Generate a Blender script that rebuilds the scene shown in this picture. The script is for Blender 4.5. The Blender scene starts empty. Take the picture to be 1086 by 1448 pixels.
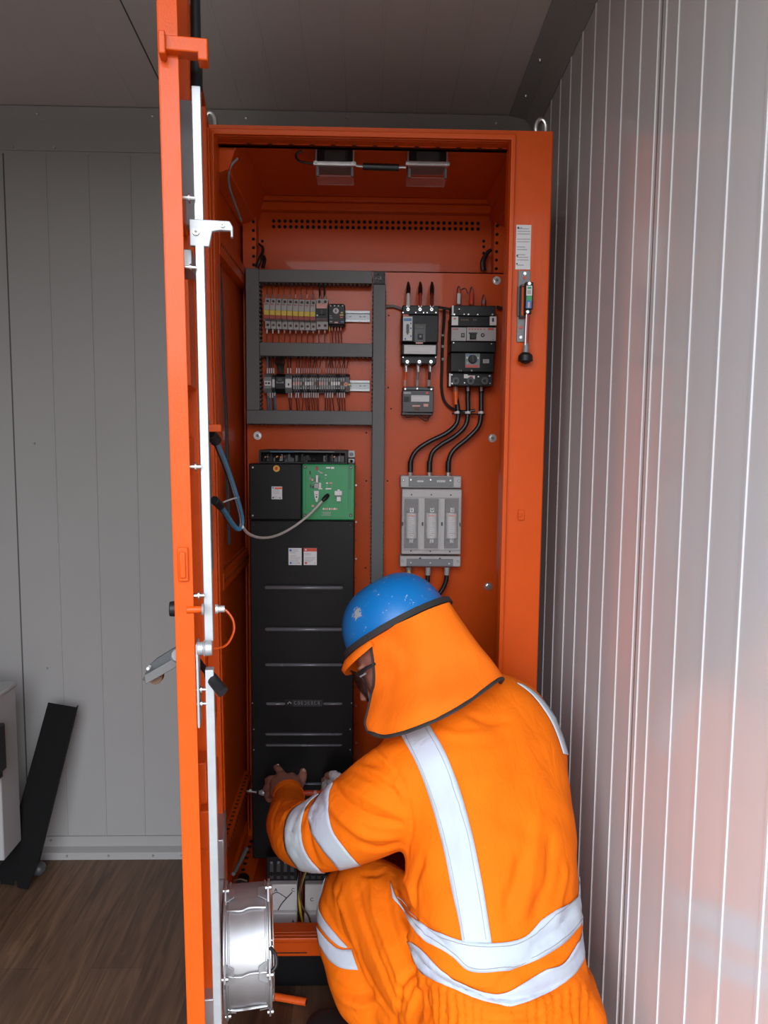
import bpy, bmesh, math, random
import numpy as np
from mathutils import Vector, Matrix
from mathutils.bvhtree import BVHTree
random.seed(7); rng = np.random.default_rng(7)
C = bpy.context.scene.collection
sc = bpy.context.scene

# ---------------------------------------------------------------- camera
FL = 1088.0
zc = Vector((103, 10900, 1088)).normalized()
yc = Vector((-28, 108.9, -1088)); yc = (yc - zc*yc.dot(zc)).normalized()
xc = yc.cross(zc)
RC = Matrix((xc, yc, zc))            # camera coordinates -> world
CAM = Vector((0, 0, 1.345))
cd = bpy.data.cameras.new('camera'); cam = bpy.data.objects.new('camera', cd); C.objects.link(cam)
cd.sensor_fit = 'VERTICAL'; cd.sensor_height = 36; cd.lens = 36*FL/1448; cd.clip_start = .02
cam.matrix_world = Matrix.Translation(CAM) @ RC.to_4x4()
sc.camera = cam
sc.view_settings.view_transform = 'Standard'; sc.view_settings.look = 'None'
sc.view_settings.gamma = 1; sc.view_settings.use_curve_mapping = False
sc.view_settings.exposure = 0.42
# ---------------------------------------------------------------- daylight
w = bpy.data.worlds.new('sky'); sc.world = w; w.use_nodes = True
SKY = 7.6
def overcast():                       # overcast sky above the horizon, dull ground below it
    N, L = w.node_tree.nodes, w.node_tree.links
    tc = N.new('ShaderNodeTexCoord'); sx = N.new('ShaderNodeSeparateXYZ'); L.new(tc.outputs['Generated'], sx.inputs[0])
    r = N.new('ShaderNodeValToRGB'); L.new(sx.outputs['Z'], r.inputs['Fac'])
    e = r.color_ramp.elements; e[0].position = .06; e[0].color = (.10, .10, .095, 1); e[1].position = .10; e[1].color = (.95, .97, 1, 1)
    e2 = e.new(.6); e2.color = (.80, .88, 1, 1)
    L.new(r.outputs['Color'], N['Background'].inputs[0]); N['Background'].inputs[1].default_value = SKY
overcast()
YOPEN = -.14                          # the open end of the container, just behind the camera
def portal(name, loc, target, sx, sy):
    l = bpy.data.lights.new(name, 'AREA'); l.shape = 'RECTANGLE'; l.size = sx; l.size_y = sy; l.cycles.is_portal = True
    o = bpy.data.objects.new(name, l); C.objects.link(o); o.location = loc
    o.rotation_euler = (Vector(target)-Vector(loc)).to_track_quat('-Z', 'Y').to_euler(); return o
DX0, DX1, DZ = -1.05, .45, 2.38     # the doorway in that end
portal('doorway_portal', ((DX0+DX1)/2, YOPEN, DZ/2), ((DX0+DX1)/2, 2, DZ/2), DX1-DX0, DZ)

# ---------------------------------------------------------------- helpers
def ray(px, py):
    d = RC @ Vector(((px-543)/FL, -(py-724)/FL, -1)); return d
def at(px, py, Y):                   # the point of the plane y = Y behind a pixel of the photograph
    d = ray(px, py); return CAM + d*(Y/d.y)
def proj(p):
    q = RC.transposed() @ (Vector(p)-CAM); return (543+FL*q.x/-q.z, 724-FL*q.y/-q.z)
def fx(px, Y, py=615): return at(px, py, Y).x
def fz(py, Y, px=515): return at(px, py, Y).z

def node_mat(name):
    m = bpy.data.materials.new(name); m.use_nodes = True
    return m, m.node_tree.nodes, m.node_tree.links, m.node_tree.nodes['Principled BSDF']
def mat(name, col, rough=.5, metal=0, var=.06, scale=40, bump=0, bscale=200, coat=0, spec=.5, rvar=.08, mscale=None, trans=0, alpha=1, sheen=0):
    m, N, L, b = node_mat(name)
    tc = N.new('ShaderNodeTexCoord')
    n = N.new('ShaderNodeTexNoise'); n.inputs['Scale'].default_value = scale; n.inputs['Detail'].default_value = 4
    L.new(tc.outputs['Object'], n.inputs['Vector'])
    r = N.new('ShaderNodeValToRGB')
    r.color_ramp.elements[0].position = .3; r.color_ramp.elements[1].position = .7
    r.color_ramp.elements[0].color = (*[c*(1-var) for c in col], 1); r.color_ramp.elements[1].color = (*[min(1, c*(1+var)) for c in col], 1)
    L.new(n.outputs['Fac'], r.inputs['Fac']); L.new(r.outputs['Color'], b.inputs['Base Color'])
    mr = N.new('ShaderNodeMapRange'); mr.inputs['To Min'].default_value = max(0, rough-rvar); mr.inputs['To Max'].default_value = min(1, rough+rvar)
    L.new(n.outputs['Fac'], mr.inputs['Value']); L.new(mr.outputs['Result'], b.inputs['Roughness'])
    b.inputs['Metallic'].default_value = metal; b.inputs['Coat Weight'].default_value = coat
    b.inputs['Specular IOR Level'].default_value = spec
    b.inputs['Transmission Weight'].default_value = trans; b.inputs['Alpha'].default_value = alpha
    if sheen: b.inputs['Sheen Weight'].default_value = sheen
    if bump:
        n2 = N.new('ShaderNodeTexNoise'); n2.inputs['Scale'].default_value = bscale; n2.inputs['Detail'].default_value = 3
        L.new(tc.outputs['Object'], n2.inputs['Vector'])
        bp = N.new('ShaderNodeBump'); bp.inputs['Strength'].default_value = bump; bp.inputs['Distance'].default_value = .002
        L.new(n2.outputs['Fac'], bp.inputs['Height']); L.new(bp.outputs['Normal'], b.inputs['Normal'])
    return m
OR = (.57, .069, .003)
M = dict(
 paint=mat('orange_paint', OR, .36, var=.03, bump=.12, bscale=420, spec=.22, coat=.08),
 black=mat('black_plastic', (.009, .009, .010), .45, var=.2, spec=.3),
 blackm=mat('black_paint', (.0055, .0055, .006), .42, var=.08, bump=.08, bscale=500, spec=.22),
 dark=mat('dark_grey_plastic', (.045, .046, .048), .45, var=.1),
 void=mat('dark_hole', (.004, .003, .003), .9),
 duct=mat('duct_grey', (.095, .092, .09), .5, var=.04),
 ductd=mat('duct_slots', (.05, .048, .047), .6),
 steel=mat('zinc_steel', (.62, .62, .60), .32, 1, var=.1),
 alu=mat('brushed_aluminium', (.40, .41, .42), .45, .6, var=.04, scale=90),
 aluw=mat('painted_aluminium', (.38, .39, .40), .42, .25, var=.03),
 galv=mat('galvanised_sheet', (.46, .465, .47), .46, .8, var=.10, scale=25),
 grey=mat('light_grey_plastic', (.34, .33, .32), .5, var=.04),
 greyd=mat('mid_grey_plastic', (.19, .195, .20), .45, var=.06),
 white=mat('white_label', (.60, .60, .60), .5, var=.03),
 whitep=mat('white_plastic', (.62, .61, .60), .42, var=.03),
 ink=mat('printed_ink', (.03, .03, .035), .5),
 greyink=mat('grey_ink', (.30, .31, .33), .5),
 green=mat('green_panel', (.010, .25, .075), .38, var=.04),
 greend=mat('green_relief', (.008, .17, .055), .42),
 yellow=mat('yellow_plastic', (.58, .42, .03), .45),
 red=mat('red_plastic', (.55, .05, .02), .42),
 redd=mat('dull_red_band', (.30, .035, .02), .5),
 blue=mat('blue_ink', (.03, .16, .42), .45),
 bluew=mat('blue_insulation', (.035, .15, .24), .42),
 wire_red=mat('dark_red_insulation', (.11, .018, .012), .45),
 wire_pink=mat('pink_ferrule', (.62, .30, .25), .45),
 wire_or=mat('orange_tube', (.75, .10, .01), .3),
 cable=mat('black_rubber', (.010, .010, .010), .4, var=.15),
 cord=mat('grey_cord', (.50, .45, .42), .45),
 skin=mat('brown_skin', (.30, .125, .088), .5, var=.16, scale=70, bump=.35, bscale=260),
 nail=mat('finger_nail', (.34, .20, .16), .35),
 glove=mat('white_glove_cloth', (.58, .58, .57), .8, var=.06, bump=.5, bscale=500),
 rubber=mat('boot_leather', (.014, .014, .015), .45, bump=.3, bscale=300),
 trim=mat('black_binding', (.022, .020, .019), .75, bump=.4, bscale=900),
 lens=mat('safety_lens', (.05, .02, .016), .1, alpha=.55),
 clear=mat('clear_acrylic', (.8, .8, .8), .08, alpha=.10, spec=.5),
 wood=mat('wood_block', (.12, .065, .035), .6, var=.3),
 matt=mat('matt_black_paint', (.004, .004, .004), .6, var=.1, spec=.08),
 fusebase=mat('pale_grey_moulding', (.46, .44, .43), .45, var=.03),
 cream=mat('cabinet_enamel', (.30, .30, .295), .45, var=.03),
 copper=mat('copper', (.5, .22, .1), .35, 1),
 lug=mat('tinned_lug', (.6, .6, .6), .35, .8),
)
# fabric ---------------------------------------------------------------
def fabric(name, col, wr=.35):
    m, N, L, b = node_mat(name)
    tc = N.new('ShaderNodeTexCoord')
    n = N.new('ShaderNodeTexNoise'); n.inputs['Scale'].default_value = 9; n.inputs['Detail'].default_value = 5
    L.new(tc.outputs['Object'], n.inputs['Vector'])
    r = N.new('ShaderNodeValToRGB'); r.color_ramp.elements[0].position = .3; r.color_ramp.elements[1].position = .72
    r.color_ramp.elements[0].color = (col[0]*.93, col[1]*.90, col[2], 1); r.color_ramp.elements[1].color = (col[0], col[1]*1.06, col[2], 1)
    L.new(n.outputs['Fac'], r.inputs['Fac']); L.new(r.outputs['Color'], b.inputs['Base Color'])
    b.inputs['Roughness'].default_value = .8; b.inputs['Specular IOR Level'].default_value = .12
    mp = N.new('ShaderNodeMapping'); mp.inputs['Scale'].default_value = (1, 1, .45); mp.inputs['Rotation'].default_value = (.2, .5, 0)
    L.new(tc.outputs['Object'], mp.inputs['Vector'])
    n1 = N.new('ShaderNodeTexNoise'); n1.inputs['Scale'].default_value = 26; n1.inputs['Detail'].default_value = 3; n1.inputs['Distortion'].default_value = .8
    L.new(mp.outputs['Vector'], n1.inputs['Vector'])
    n2 = N.new('ShaderNodeTexNoise'); n2.inputs['Scale'].default_value = 1100
    L.new(tc.outputs['Object'], n2.inputs['Vector'])
    b1 = N.new('ShaderNodeBump'); b1.inputs['Strength'].default_value = wr; b1.inputs['Distance'].default_value = .012
    b2 = N.new('ShaderNodeBump'); b2.inputs['Strength'].default_value = .12; b2.inputs['Distance'].default_value = .0008
    L.new(n1.outputs['Fac'], b1.inputs['Height']); L.new(n2.outputs['Fac'], b2.inputs['Height'])
    L.new(b1.outputs['Normal'], b2.inputs['Normal']); L.new(b2.outputs['Normal'], b.inputs['Normal'])
    return m
M['hiviz'] = fabric('orange_workwear', (.80, .150, .003), .30)
M['flap'] = fabric('orange_sunshade_cloth', (.84, .155, .007), .22)
M['tape'] = fabric('reflective_tape', (.47, .52, .56), .25)
M['tape'].node_tree.nodes['Principled BSDF'].inputs['Roughness'].default_value = .5
# helmet: blue shell with scratches
def helmet_mat():
    m, N, L, b = node_mat('blue_helmet_shell')
    tc = N.new('ShaderNodeTexCoord')
    n = N.new('ShaderNodeTexNoise'); n.inputs['Scale'].default_value = 60; n.inputs['Detail'].default_value = 8; n.inputs['Roughness'].default_value = .7
    L.new(tc.outputs['Object'], n.inputs['Vector'])
    r = N.new('ShaderNodeValToRGB'); r.color_ramp.elements[0].position = .625; r.color_ramp.elements[1].position = .645
    r.color_ramp.elements[0].color = (.002, .15, .44, 1); r.color_ramp.elements[1].color = (.35, .42, .45, 1)
    L.new(n.outputs['Fac'], r.inputs['Fac'])
    # one worn patch on the front left of the shell
    vd = N.new('ShaderNodeVectorMath'); vd.operation = 'DISTANCE'; L.new(tc.outputs['Object'], vd.inputs[0]); vd.inputs[1].default_value = SCUFF
    n3 = N.new('ShaderNodeTexNoise'); n3.inputs['Scale'].default_value = 260; n3.inputs['Detail'].default_value = 4; L.new(tc.outputs['Object'], n3.inputs['Vector'])
    mm = N.new('ShaderNodeMath'); mm.operation = 'MULTIPLY_ADD'; L.new(n3.outputs['Fac'], mm.inputs[0]); mm.inputs[1].default_value = -.030; L.new(vd.outputs['Value'], mm.inputs[2])
    lt = N.new('ShaderNodeMath'); lt.operation = 'LESS_THAN'; L.new(mm.outputs[0], lt.inputs[0]); lt.inputs[1].default_value = -.003
    mx = N.new('ShaderNodeMix'); mx.data_type = 'RGBA'; L.new(lt.outputs[0], mx.inputs[0]); L.new(r.outputs['Color'], mx.inputs[6]); mx.inputs[7].default_value = (.30, .33, .34, 1)
    L.new(mx.outputs[2], b.inputs['Base Color'])
    b.inputs['Roughness'].default_value = .38; return m
SCUFF = tuple(at(508, 868, 1.470)-at(562, 887, 1.515))
M['helmet'] = helmet_mat()
def wood_floor():
    m, N, L, b = node_mat('vinyl_plank_floor')
    tc = N.new('ShaderNodeTexCoord')
    mp = N.new('ShaderNodeMapping'); mp.inputs['Rotation'].default_value = (0, 0, math.pi/2); mp.inputs['Location'].default_value = (.33, .574-.13*6, 0)
    L.new(tc.outputs['Object'], mp.inputs['Vector'])
    br = N.new('ShaderNodeTexBrick'); br.inputs['Scale'].default_value = 1; br.inputs['Brick Width'].default_value = .92; br.inputs['Row Height'].default_value = .13
    br.inputs['Mortar Size'].default_value = .0007; br.inputs['Mortar Smooth'].default_value = .2; br.offset = .37; br.offset_frequency = 2
    br.inputs['Color1'].default_value = (.055, .028, .015, 1); br.inputs['Color2'].default_value = (.125, .070, .040, 1); br.inputs['Mortar'].default_value = (.045, .03, .02, 1)
    L.new(mp.outputs['Vector'], br.inputs['Vector'])
    m2 = N.new('ShaderNodeMapping'); m2.inputs['Scale'].default_value = (22, 1.6, 1)
    L.new(tc.outputs['Object'], m2.inputs['Vector'])
    n = N.new('ShaderNodeTexNoise'); n.inputs['Scale'].default_value = 2.2; n.inputs['Detail'].default_value = 8; n.inputs['Distortion'].default_value = 1.2
    L.new(m2.outputs['Vector'], n.inputs['Vector'])
    rr = N.new('ShaderNodeValToRGB'); rr.color_ramp.elements[0].position = .3; rr.color_ramp.elements[1].position = .72
    rr.color_ramp.elements[0].color = (.52, .50, .48, 1); rr.color_ramp.elements[1].color = (1.25, 1.2, 1.15, 1)
    L.new(n.outputs['Fac'], rr.inputs['Fac'])
    mx = N.new('ShaderNodeMix'); mx.data_type = 'RGBA'; mx.blend_type = 'MULTIPLY'; mx.inputs[0].default_value = 1
    L.new(br.outputs['Color'], mx.inputs[6]); L.new(rr.outputs['Color'], mx.inputs[7]); L.new(mx.outputs[2], b.inputs['Base Color'])
    b.inputs['Roughness'].default_value = .5
    bp = N.new('ShaderNodeBump'); bp.inputs['Strength'].default_value = .15; bp.inputs['Distance'].default_value = .001
    L.new(n.outputs['Fac'], bp.inputs['Height']); L.new(bp.outputs['Normal'], b.inputs['Normal'])
    return m
M['floor'] = wood_floor()
M['panel'] = mat('grey_sandwich_panel', (.27, .262, .255), .45, var=.02, scale=3)
M['panelr'] = mat('glossy_sandwich_panel', (.63, .63, .64), .20, var=.015, scale=3, spec=.5, rvar=.02, coat=.4)
M['panelr'].node_tree.nodes['Principled BSDF'].inputs['Coat Roughness'].default_value = .12
M['ceil'] = mat('ceiling_panel', (.50, .465, .44), .5, var=.02, scale=3)
M['trimg'] = mat('trim_sheet', (.27, .262, .255), .45, var=.02, scale=3)
M['seam'] = mat('panel_seam', (.06, .058, .056), .6)

class MB:
    def __init__(s): s.v = []; s.f = []; s.m = []; s.mats = []
    def mi(s, m):
        if m not in s.mats: s.mats.append(m)
        return s.mats.index(m)
    def add(s, vs, fs, m=None):
        k = len(s.v); s.v += [Vector(p) for p in vs]; i = s.mi(m) if m else 0
        s.f += [tuple(k+j for j in f) for f in fs]; s.m += [i]*len(fs); return s
    def box(s, x0, x1, y0, y1, z0, z1, m=None):
        if x0 > x1: x0, x1 = x1, x0
        if y0 > y1: y0, y1 = y1, y0
        if z0 > z1: z0, z1 = z1, z0
        return s.add([(x0,y0,z0),(x1,y0,z0),(x1,y1,z0),(x0,y1,z0),(x0,y0,z1),(x1,y0,z1),(x1,y1,z1),(x0,y1,z1)],
              [(3,2,1,0),(4,5,6,7),(0,1,5,4),(1,2,6,5),(2,3,7,6),(3,0,4,7)], m)
    def pbox(s, px0, py0, px1, py1, yf, yb, m=None):       # a box whose front face covers a rectangle of the photograph at depth yf
        a = at(px0, py0, yf); b = at(px1, py1, yf); c = at(px1, py0, yf); d = at(px0, py1, yf)
        return s.box((a.x+d.x)/2, (b.x+c.x)/2, yf, yb, (b.z+d.z)/2, (a.z+c.z)/2, m)
    def prism(s, poly, axis, a0, a1, m=None):              # poly: 2-D points; extruded along axis 'x','y','z'
        n = len(poly)
        def mk(p, t): return {'x': (t, p[0], p[1]), 'y': (p[0], t, p[1]), 'z': (p[0], p[1], t)}[axis]
        return s.add([mk(p, a0) for p in poly]+[mk(p, a1) for p in poly],
            [tuple(range(n))[::-1], tuple(range(n, 2*n))]+[(i, (i+1) % n, n+(i+1) % n, n+i) for i in range(n)], m)
    def cyl(s, p0, p1, r0, r1=None, n=16, m=None, cap=True):
        r1 = r0 if r1 is None else r1
        p0 = Vector(p0); p1 = Vector(p1); d = (p1-p0).normalized()
        u = d.orthogonal().normalized(); v = d.cross(u)
        vs = []
        for p, r in ((p0, r0), (p1, r1)):
            for i in range(n):
                a = 2*math.pi*i/n; vs.append(p+u*(r*math.cos(a))+v*(r*math.sin(a)))
        fs = [(i, (i+1) % n, n+(i+1) % n, n+i) for i in range(n)]
        if cap: fs += [tuple(range(n))[::-1], tuple(range(n, 2*n))]
        return s.add(vs, fs, m)
    def tube(s, pts, r, n=10, m=None, res=6, flat=1.0):
        pts = [Vector(p) for p in pts]; rs = r if isinstance(r, (list, tuple)) else [r]*len(pts)
        if len(pts) > 2: pts, rs = catmull(pts, rs, res)
        vs = []; up = None
        for i, p in enumerate(pts):
            t = (pts[min(i+1, len(pts)-1)]-pts[max(i-1, 0)]).normalized()
            if up is None: up = t.orthogonal().normalized()
            up = (up-t*up.dot(t)).normalized(); q = t.cross(up)
            for k in range(n):
                a = 2*math.pi*k/n; vs.append(p+up*(rs[i]*math.cos(a))+q*(rs[i]*flat*math.sin(a)))
        fs = [(i*n+k, i*n+(k+1) % n, (i+1)*n+(k+1) % n, (i+1)*n+k) for i in range(len(pts)-1) for k in range(n)]
        fs += [tuple(range(n))[::-1], tuple(range((len(pts)-1)*n, len(pts)*n))]
        return s.add(vs, fs, m)
    def ell(s, c, a, b, d, nu=20, nv=12, m=None, v0=-math.pi/2, v1=math.pi/2):   # ellipsoid with axis vectors a, b (equator) and d (pole)
        c, a, b, d = map(Vector, (c, a, b, d)); vs = []
        for j in range(nv+1):
            t = v0+(v1-v0)*j/nv
            for i in range(nu):
                p = 2*math.pi*i/nu; vs.append(c+a*(math.cos(t)*math.cos(p))+b*(math.cos(t)*math.sin(p))+d*math.sin(t))
        fs = [(j*nu+i, j*nu+(i+1) % nu, (j+1)*nu+(i+1) % nu, (j+1)*nu+i) for j in range(nv) for i in range(nu)]
        fs += [tuple(range(nu))[::-1], tuple(range(nv*nu, (nv+1)*nu))]
        return s.add(vs, fs, m)
    def loft(s, rings, n=36, res=4, m=None, e=2.0):
        cs = [Vector(r[0]) for r in rings]; A = [Vector(r[1]) for r in rings]; B = [Vector(r[2]) for r in rings]
        if res > 1:
            cs2, _ = catmull(cs, [0]*len(cs), res); A, _ = catmull(A, [0]*len(A), res); B, _ = catmull(B, [0]*len(B), res); cs = cs2
        vs = []
        for c, a, b in zip(cs, A, B):
            for k in range(n):
                t = 2*math.pi*k/n; ct, st = math.cos(t), math.sin(t)
                vs.append(c+a*(math.copysign(abs(ct)**(2/e), ct))+b*(math.copysign(abs(st)**(2/e), st)))
        fs = [(i*n+k, i*n+(k+1) % n, (i+1)*n+(k+1) % n, (i+1)*n+k) for i in range(len(cs)-1) for k in range(n)]
        fs += [tuple(range(n))[::-1], tuple(range((len(cs)-1)*n, len(cs)*n))]
        return s.add(vs, fs, m)
def catmull(P_, R_, res):
    out = []; ro = []; n = len(P_)
    for i in range(n-1):
        p0 = P_[max(i-1, 0)]; p1 = P_[i]; p2 = P_[i+1]; p3 = P_[min(i+2, n-1)]
        r0 = R_[max(i-1, 0)]; r1 = R_[i]; r2 = R_[i+1]; r3 = R_[min(i+2, n-1)]
        for k in range(res):
            t = k/res
            f = lambda a, b, c, d: (b*2+(c-a)*t+(a*2-b*5+c*4-d)*t*t+(b*3-a-c*3+d)*t*t*t)*.5
            out.append(f(p0, p1, p2, p3)); ro.append(f(r0, r1, r2, r3))
    out.append(P_[-1]); ro.append(R_[-1]); return out, ro
def cat2(pts, res=8):
    o, _ = catmull([Vector((p[0], p[1], p[2] if len(p) > 2 else 0)) for p in pts], [0]*len(pts), res); return o
def wloc(o):
    v = Vector((0, 0, 0))
    while o is not None: v += o.location; o = o.parent
    return v
def mesh_obj(name, me, parent=None, loc=None, angle=35):
    o = bpy.data.objects.new(name, me)
    co = np.empty(len(me.vertices)*3); me.vertices.foreach_get('co', co); co = co.reshape(-1, 3)
    if loc is None and parent is None:
        mn, mx = co.min(0), co.max(0); loc = ((mn[0]+mx[0])/2, (mn[1]+mx[1])/2, mn[2])
    L0 = wloc(parent) if parent is not None else Vector((0, 0, 0))
    off = Vector(loc) if parent is None else L0
    if parent is None: o.location = loc
    else: o.parent = parent
    co -= np.array(off); me.vertices.foreach_set('co', co.ravel())
    if angle:
        me.polygons.foreach_set('use_smooth', [True]*len(me.polygons)); me.set_sharp_from_angle(angle=math.radians(angle))
    me.update(); C.objects.link(o); return o
def build(name, mb, m=None, parent=None, bev=0, angle=35, seg=2, solid=0):
    me = bpy.data.meshes.new(name); me.from_pydata([tuple(v) for v in mb.v], [], mb.f)
    mats = mb.mats or [m]
    if m and not mb.mats: mats = [m]
    for x in mats: me.materials.append(M[x] if isinstance(x, str) else x)
    if mb.mats: me.polygons.foreach_set('material_index', mb.m)
    me.update()
    o = mesh_obj(name, me, parent, angle=angle)
    if solid:
        q = o.modifiers.new('thickness', 'SOLIDIFY'); q.thickness = solid; q.offset = 0
    if bev:
        q = o.modifiers.new('bevel', 'BEVEL'); q.width = bev; q.segments = seg; q.limit_method = 'ANGLE'; q.angle_limit = math.radians(40); q.harden_normals = False
    return o
def tag(o, label, cat, group=None, kind=None):
    o['label'] = label; o['category'] = cat
    if group: o['group'] = group
    if kind: o['kind'] = kind
    return o
def thing(name, label, cat, loc=(0, 0, 0), group=None):
    o = bpy.data.objects.new(name, None); C.objects.link(o); o.location = loc; o.empty_display_size = .05
    return tag(o, label, cat, group)
def struct(name, mb, m=None, label=None, **k):
    o = build(name, mb, m, **k)
    if o.parent is None:
        o['kind'] = 'structure'
        if label: o['label'] = label
    return o
def dup(root, dx=(0, 0, 0), label=None, parent=None):
    r = root.copy(); C.objects.link(r)
    if parent is not None: r.parent = parent
    else: r.location = Vector(root.location)+Vector(dx)
    if label: r['label'] = label
    for ch in list(root.children): dup(ch, parent=r)
    return r
def text_mb(mb, s, centre, size, m, yoff=-.0006):       # raised lettering in the x-z plane, facing -y
    cu = bpy.data.curves.new('txt', 'FONT'); cu.body = s; cu.size = size; cu.align_x = 'CENTER'; cu.align_y = 'CENTER'; cu.extrude = .0004
    o = bpy.data.objects.new('txt', cu); C.objects.link(o)
    bpy.context.view_layer.update()
    dg = bpy.context.evaluated_depsgraph_get(); me = bpy.data.meshes.new_from_object(o.evaluated_get(dg))
    vs = [(centre[0]+v.co.x, centre[1]+yoff-v.co.z, centre[2]+v.co.y) for v in me.vertices]
    mb.add(vs, [tuple(p.vertices) for p in me.polygons], m)
    bpy.data.objects.remove(o); bpy.data.curves.remove(cu); bpy.data.meshes.remove(me)
ORD = ('first second third fourth fifth sixth seventh eighth ninth tenth eleventh twelfth thirteenth fourteenth fifteenth sixteenth '
       'seventeenth eighteenth nineteenth twentieth twenty-first twenty-second twenty-third twenty-fourth twenty-fifth').split()
def screw_mb(mb, c, r, m='steel', n=14):
    c = Vector(c); mb.cyl(c, c+Vector((0, -.4*r, 0)), r, r*.8, n, m); mb.cyl(c+Vector((0, -.4*r, 0)), c+Vector((0, -.45*r, 0)), r*.4, r*.35, 6, 'void')
def sticker(name, px0, py0, px1, py1, Y, parent, rows=9, head=None, dots=(), label=None, m='white', seed=1):
    rr = random.Random(seed); mb = MB(); mb.pbox(px0, py0, px1, py1, Y-.0008, Y, m)
    a = at(px0, py0, Y); b = at(px1, py1, Y); W = b.x-a.x; H = a.z-b.z
    x0 = a.x; z1 = (a.z+at(px1, py0, Y).z)/2
    top = 0
    if head: mb.box(x0, x0+W, Y-.0011, Y-.0006, z1-H*.2, z1, head); top = .22
    for i in range(rows):
        z = z1-H*(top+.06+(.88-top)*(i+.5)/rows); 
        if rr.random() < .15: continue
        mb.box(x0+W*.1, x0+W*(.5+.42*rr.random()), Y-.0011, Y-.0006, z-H*.008-.0002, z+H*.008+.0002, 'greyink')
    for (u, v, s, c) in dots:
        mb.cyl((x0+W*u, Y-.0006, z1-H*v), (x0+W*u, Y-.0014, z1-H*v), s*W, None, 12, c)
    o = build(name, mb, None, parent)
    if label: o['label'] = label
    return o
# ================================================================ THE ROOM
YB = 2.37; XR = .50; XL = -1.75; YF = YOPEN
def cz(y): return 2.277+(YB-y)*.0896          # the ceiling rises towards the open end
struct('floor', MB().box(XL-.1, XR+.1, YF, YB+.1, -.05, 0), 'floor', 'brown wood-plank vinyl floor')
b = MB(); b.add([(XL-.1,YF,cz(YF)),(XR+.1,YF,cz(YF)),(XR+.1,YB+.1,cz(YB+.1)),(XL-.1,YB+.1,cz(YB+.1)),(XL-.1,YF,cz(YF)+.05),(XR+.1,YF,cz(YF)+.05),(XR+.1,YB+.1,cz(YB+.1)+.05),(XL-.1,YB+.1,cz(YB+.1)+.05)],
    [(0,1,2,3),(7,6,5,4),(4,5,1,0),(5,6,2,1),(6,7,3,2),(7,4,0,3)], 'ceil')
def cstrip(b, x, wd, h, m):
    b.add([(x-wd, YF, cz(YF)-h), (x+wd, YF, cz(YF)-h), (x+wd, YB, cz(YB)-h), (x-wd, YB, cz(YB)-h), (x-wd*1.6, YF, cz(YF)+.001), (x+wd*1.6, YF, cz(YF)+.001), (x+wd*1.6, YB, cz(YB)+.001), (x-wd*1.6, YB, cz(YB)+.001)],
      [(3,2,1,0),(0,1,5,4),(1,2,6,5),(2,3,7,6),(3,0,4,7)], m)
for x in (-1.56, -1.06, -.56): cstrip(b, x, .0016, .0006, 'seam')
for i in range(9): cstrip(b, -.46+i*.1, .003, .0012, 'ceil')
for i in range(4): cstrip(b, -.96+i*.1, .003, .0008, 'ceil')
for i in range(4): cstrip(b, -1.46+i*.1, .003, .0008, 'ceil')
struct('ceiling', b, None, 'grey sandwich-panel ceiling with long seams')
b = MB(); b.box(XL-.1, XR+.1, YB, YB+.06, -.05, 2.45, 'panel')
for i in range(14):
    x = -1.061-.6125+i*.1225
    dk = i in (5, 10)
    b.prism([(x-.003, YB+.001), (x+.003, YB+.001), (x+.0015, YB-(.0008 if dk else .0018)), (x-.0015, YB-(.0008 if dk else .0018))], 'z', .05, 2.155, 'seam' if dk else 'panel')
for x, z in ((-1.0, 1.31), (-.985, .61), (-.56, 1.77)): b.cyl((x, YB+.001, z), (x, YB-.003, z), .004, .003, 10, 'greyd')
struct('wall_back', b, None, 'grey sandwich-panel wall behind the cabinet')
b = MB(); b.box(XR, XR+.06, YF, YB+.1, -.05, 2.9, 'panelr')
ys = [1.33+.1*i for i in range(11) if i > 0]+[1.29-.1*i for i in range(28)]
for y in [1.37+.1*i for i in range(1, 10)]+[1.296-.101*i for i in range(27)]+[1.384, 1.350]:
    b.prism([(XR+.001, y-.0055), (XR+.001, y+.0055), (XR-.0018, y+.0030), (XR-.0018, y-.0030)], 'z', 0, 2.85, 'panelr')
b.prism([(XR+.001, 1.3655), (XR+.001, 1.3685), (XR-.0006, 1.3680), (XR-.0006, 1.366)], 'z', 0, 2.85, 'seam')
struct('wall_right', b, None, 'glossy ribbed white wall panels at the right')
struct('wall_left', MB().box(XL-.06, XL, YF, YB+.1, -.05, 2.9), 'panel', 'grey sandwich-panel wall at the left')
b = MB(); b.box(XL, DX0, YOPEN-.06, YOPEN, 0, 2.6, 'panel'); b.box(DX0, DX1, YOPEN-.06, YOPEN, DZ, 2.6, 'panel'); b.box(DX1, XR, YOPEN-.06, YOPEN, 0, 2.6, 'panel')
struct('wall_front', b, None, 'panel wall with the open doorway behind the camera')
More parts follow.
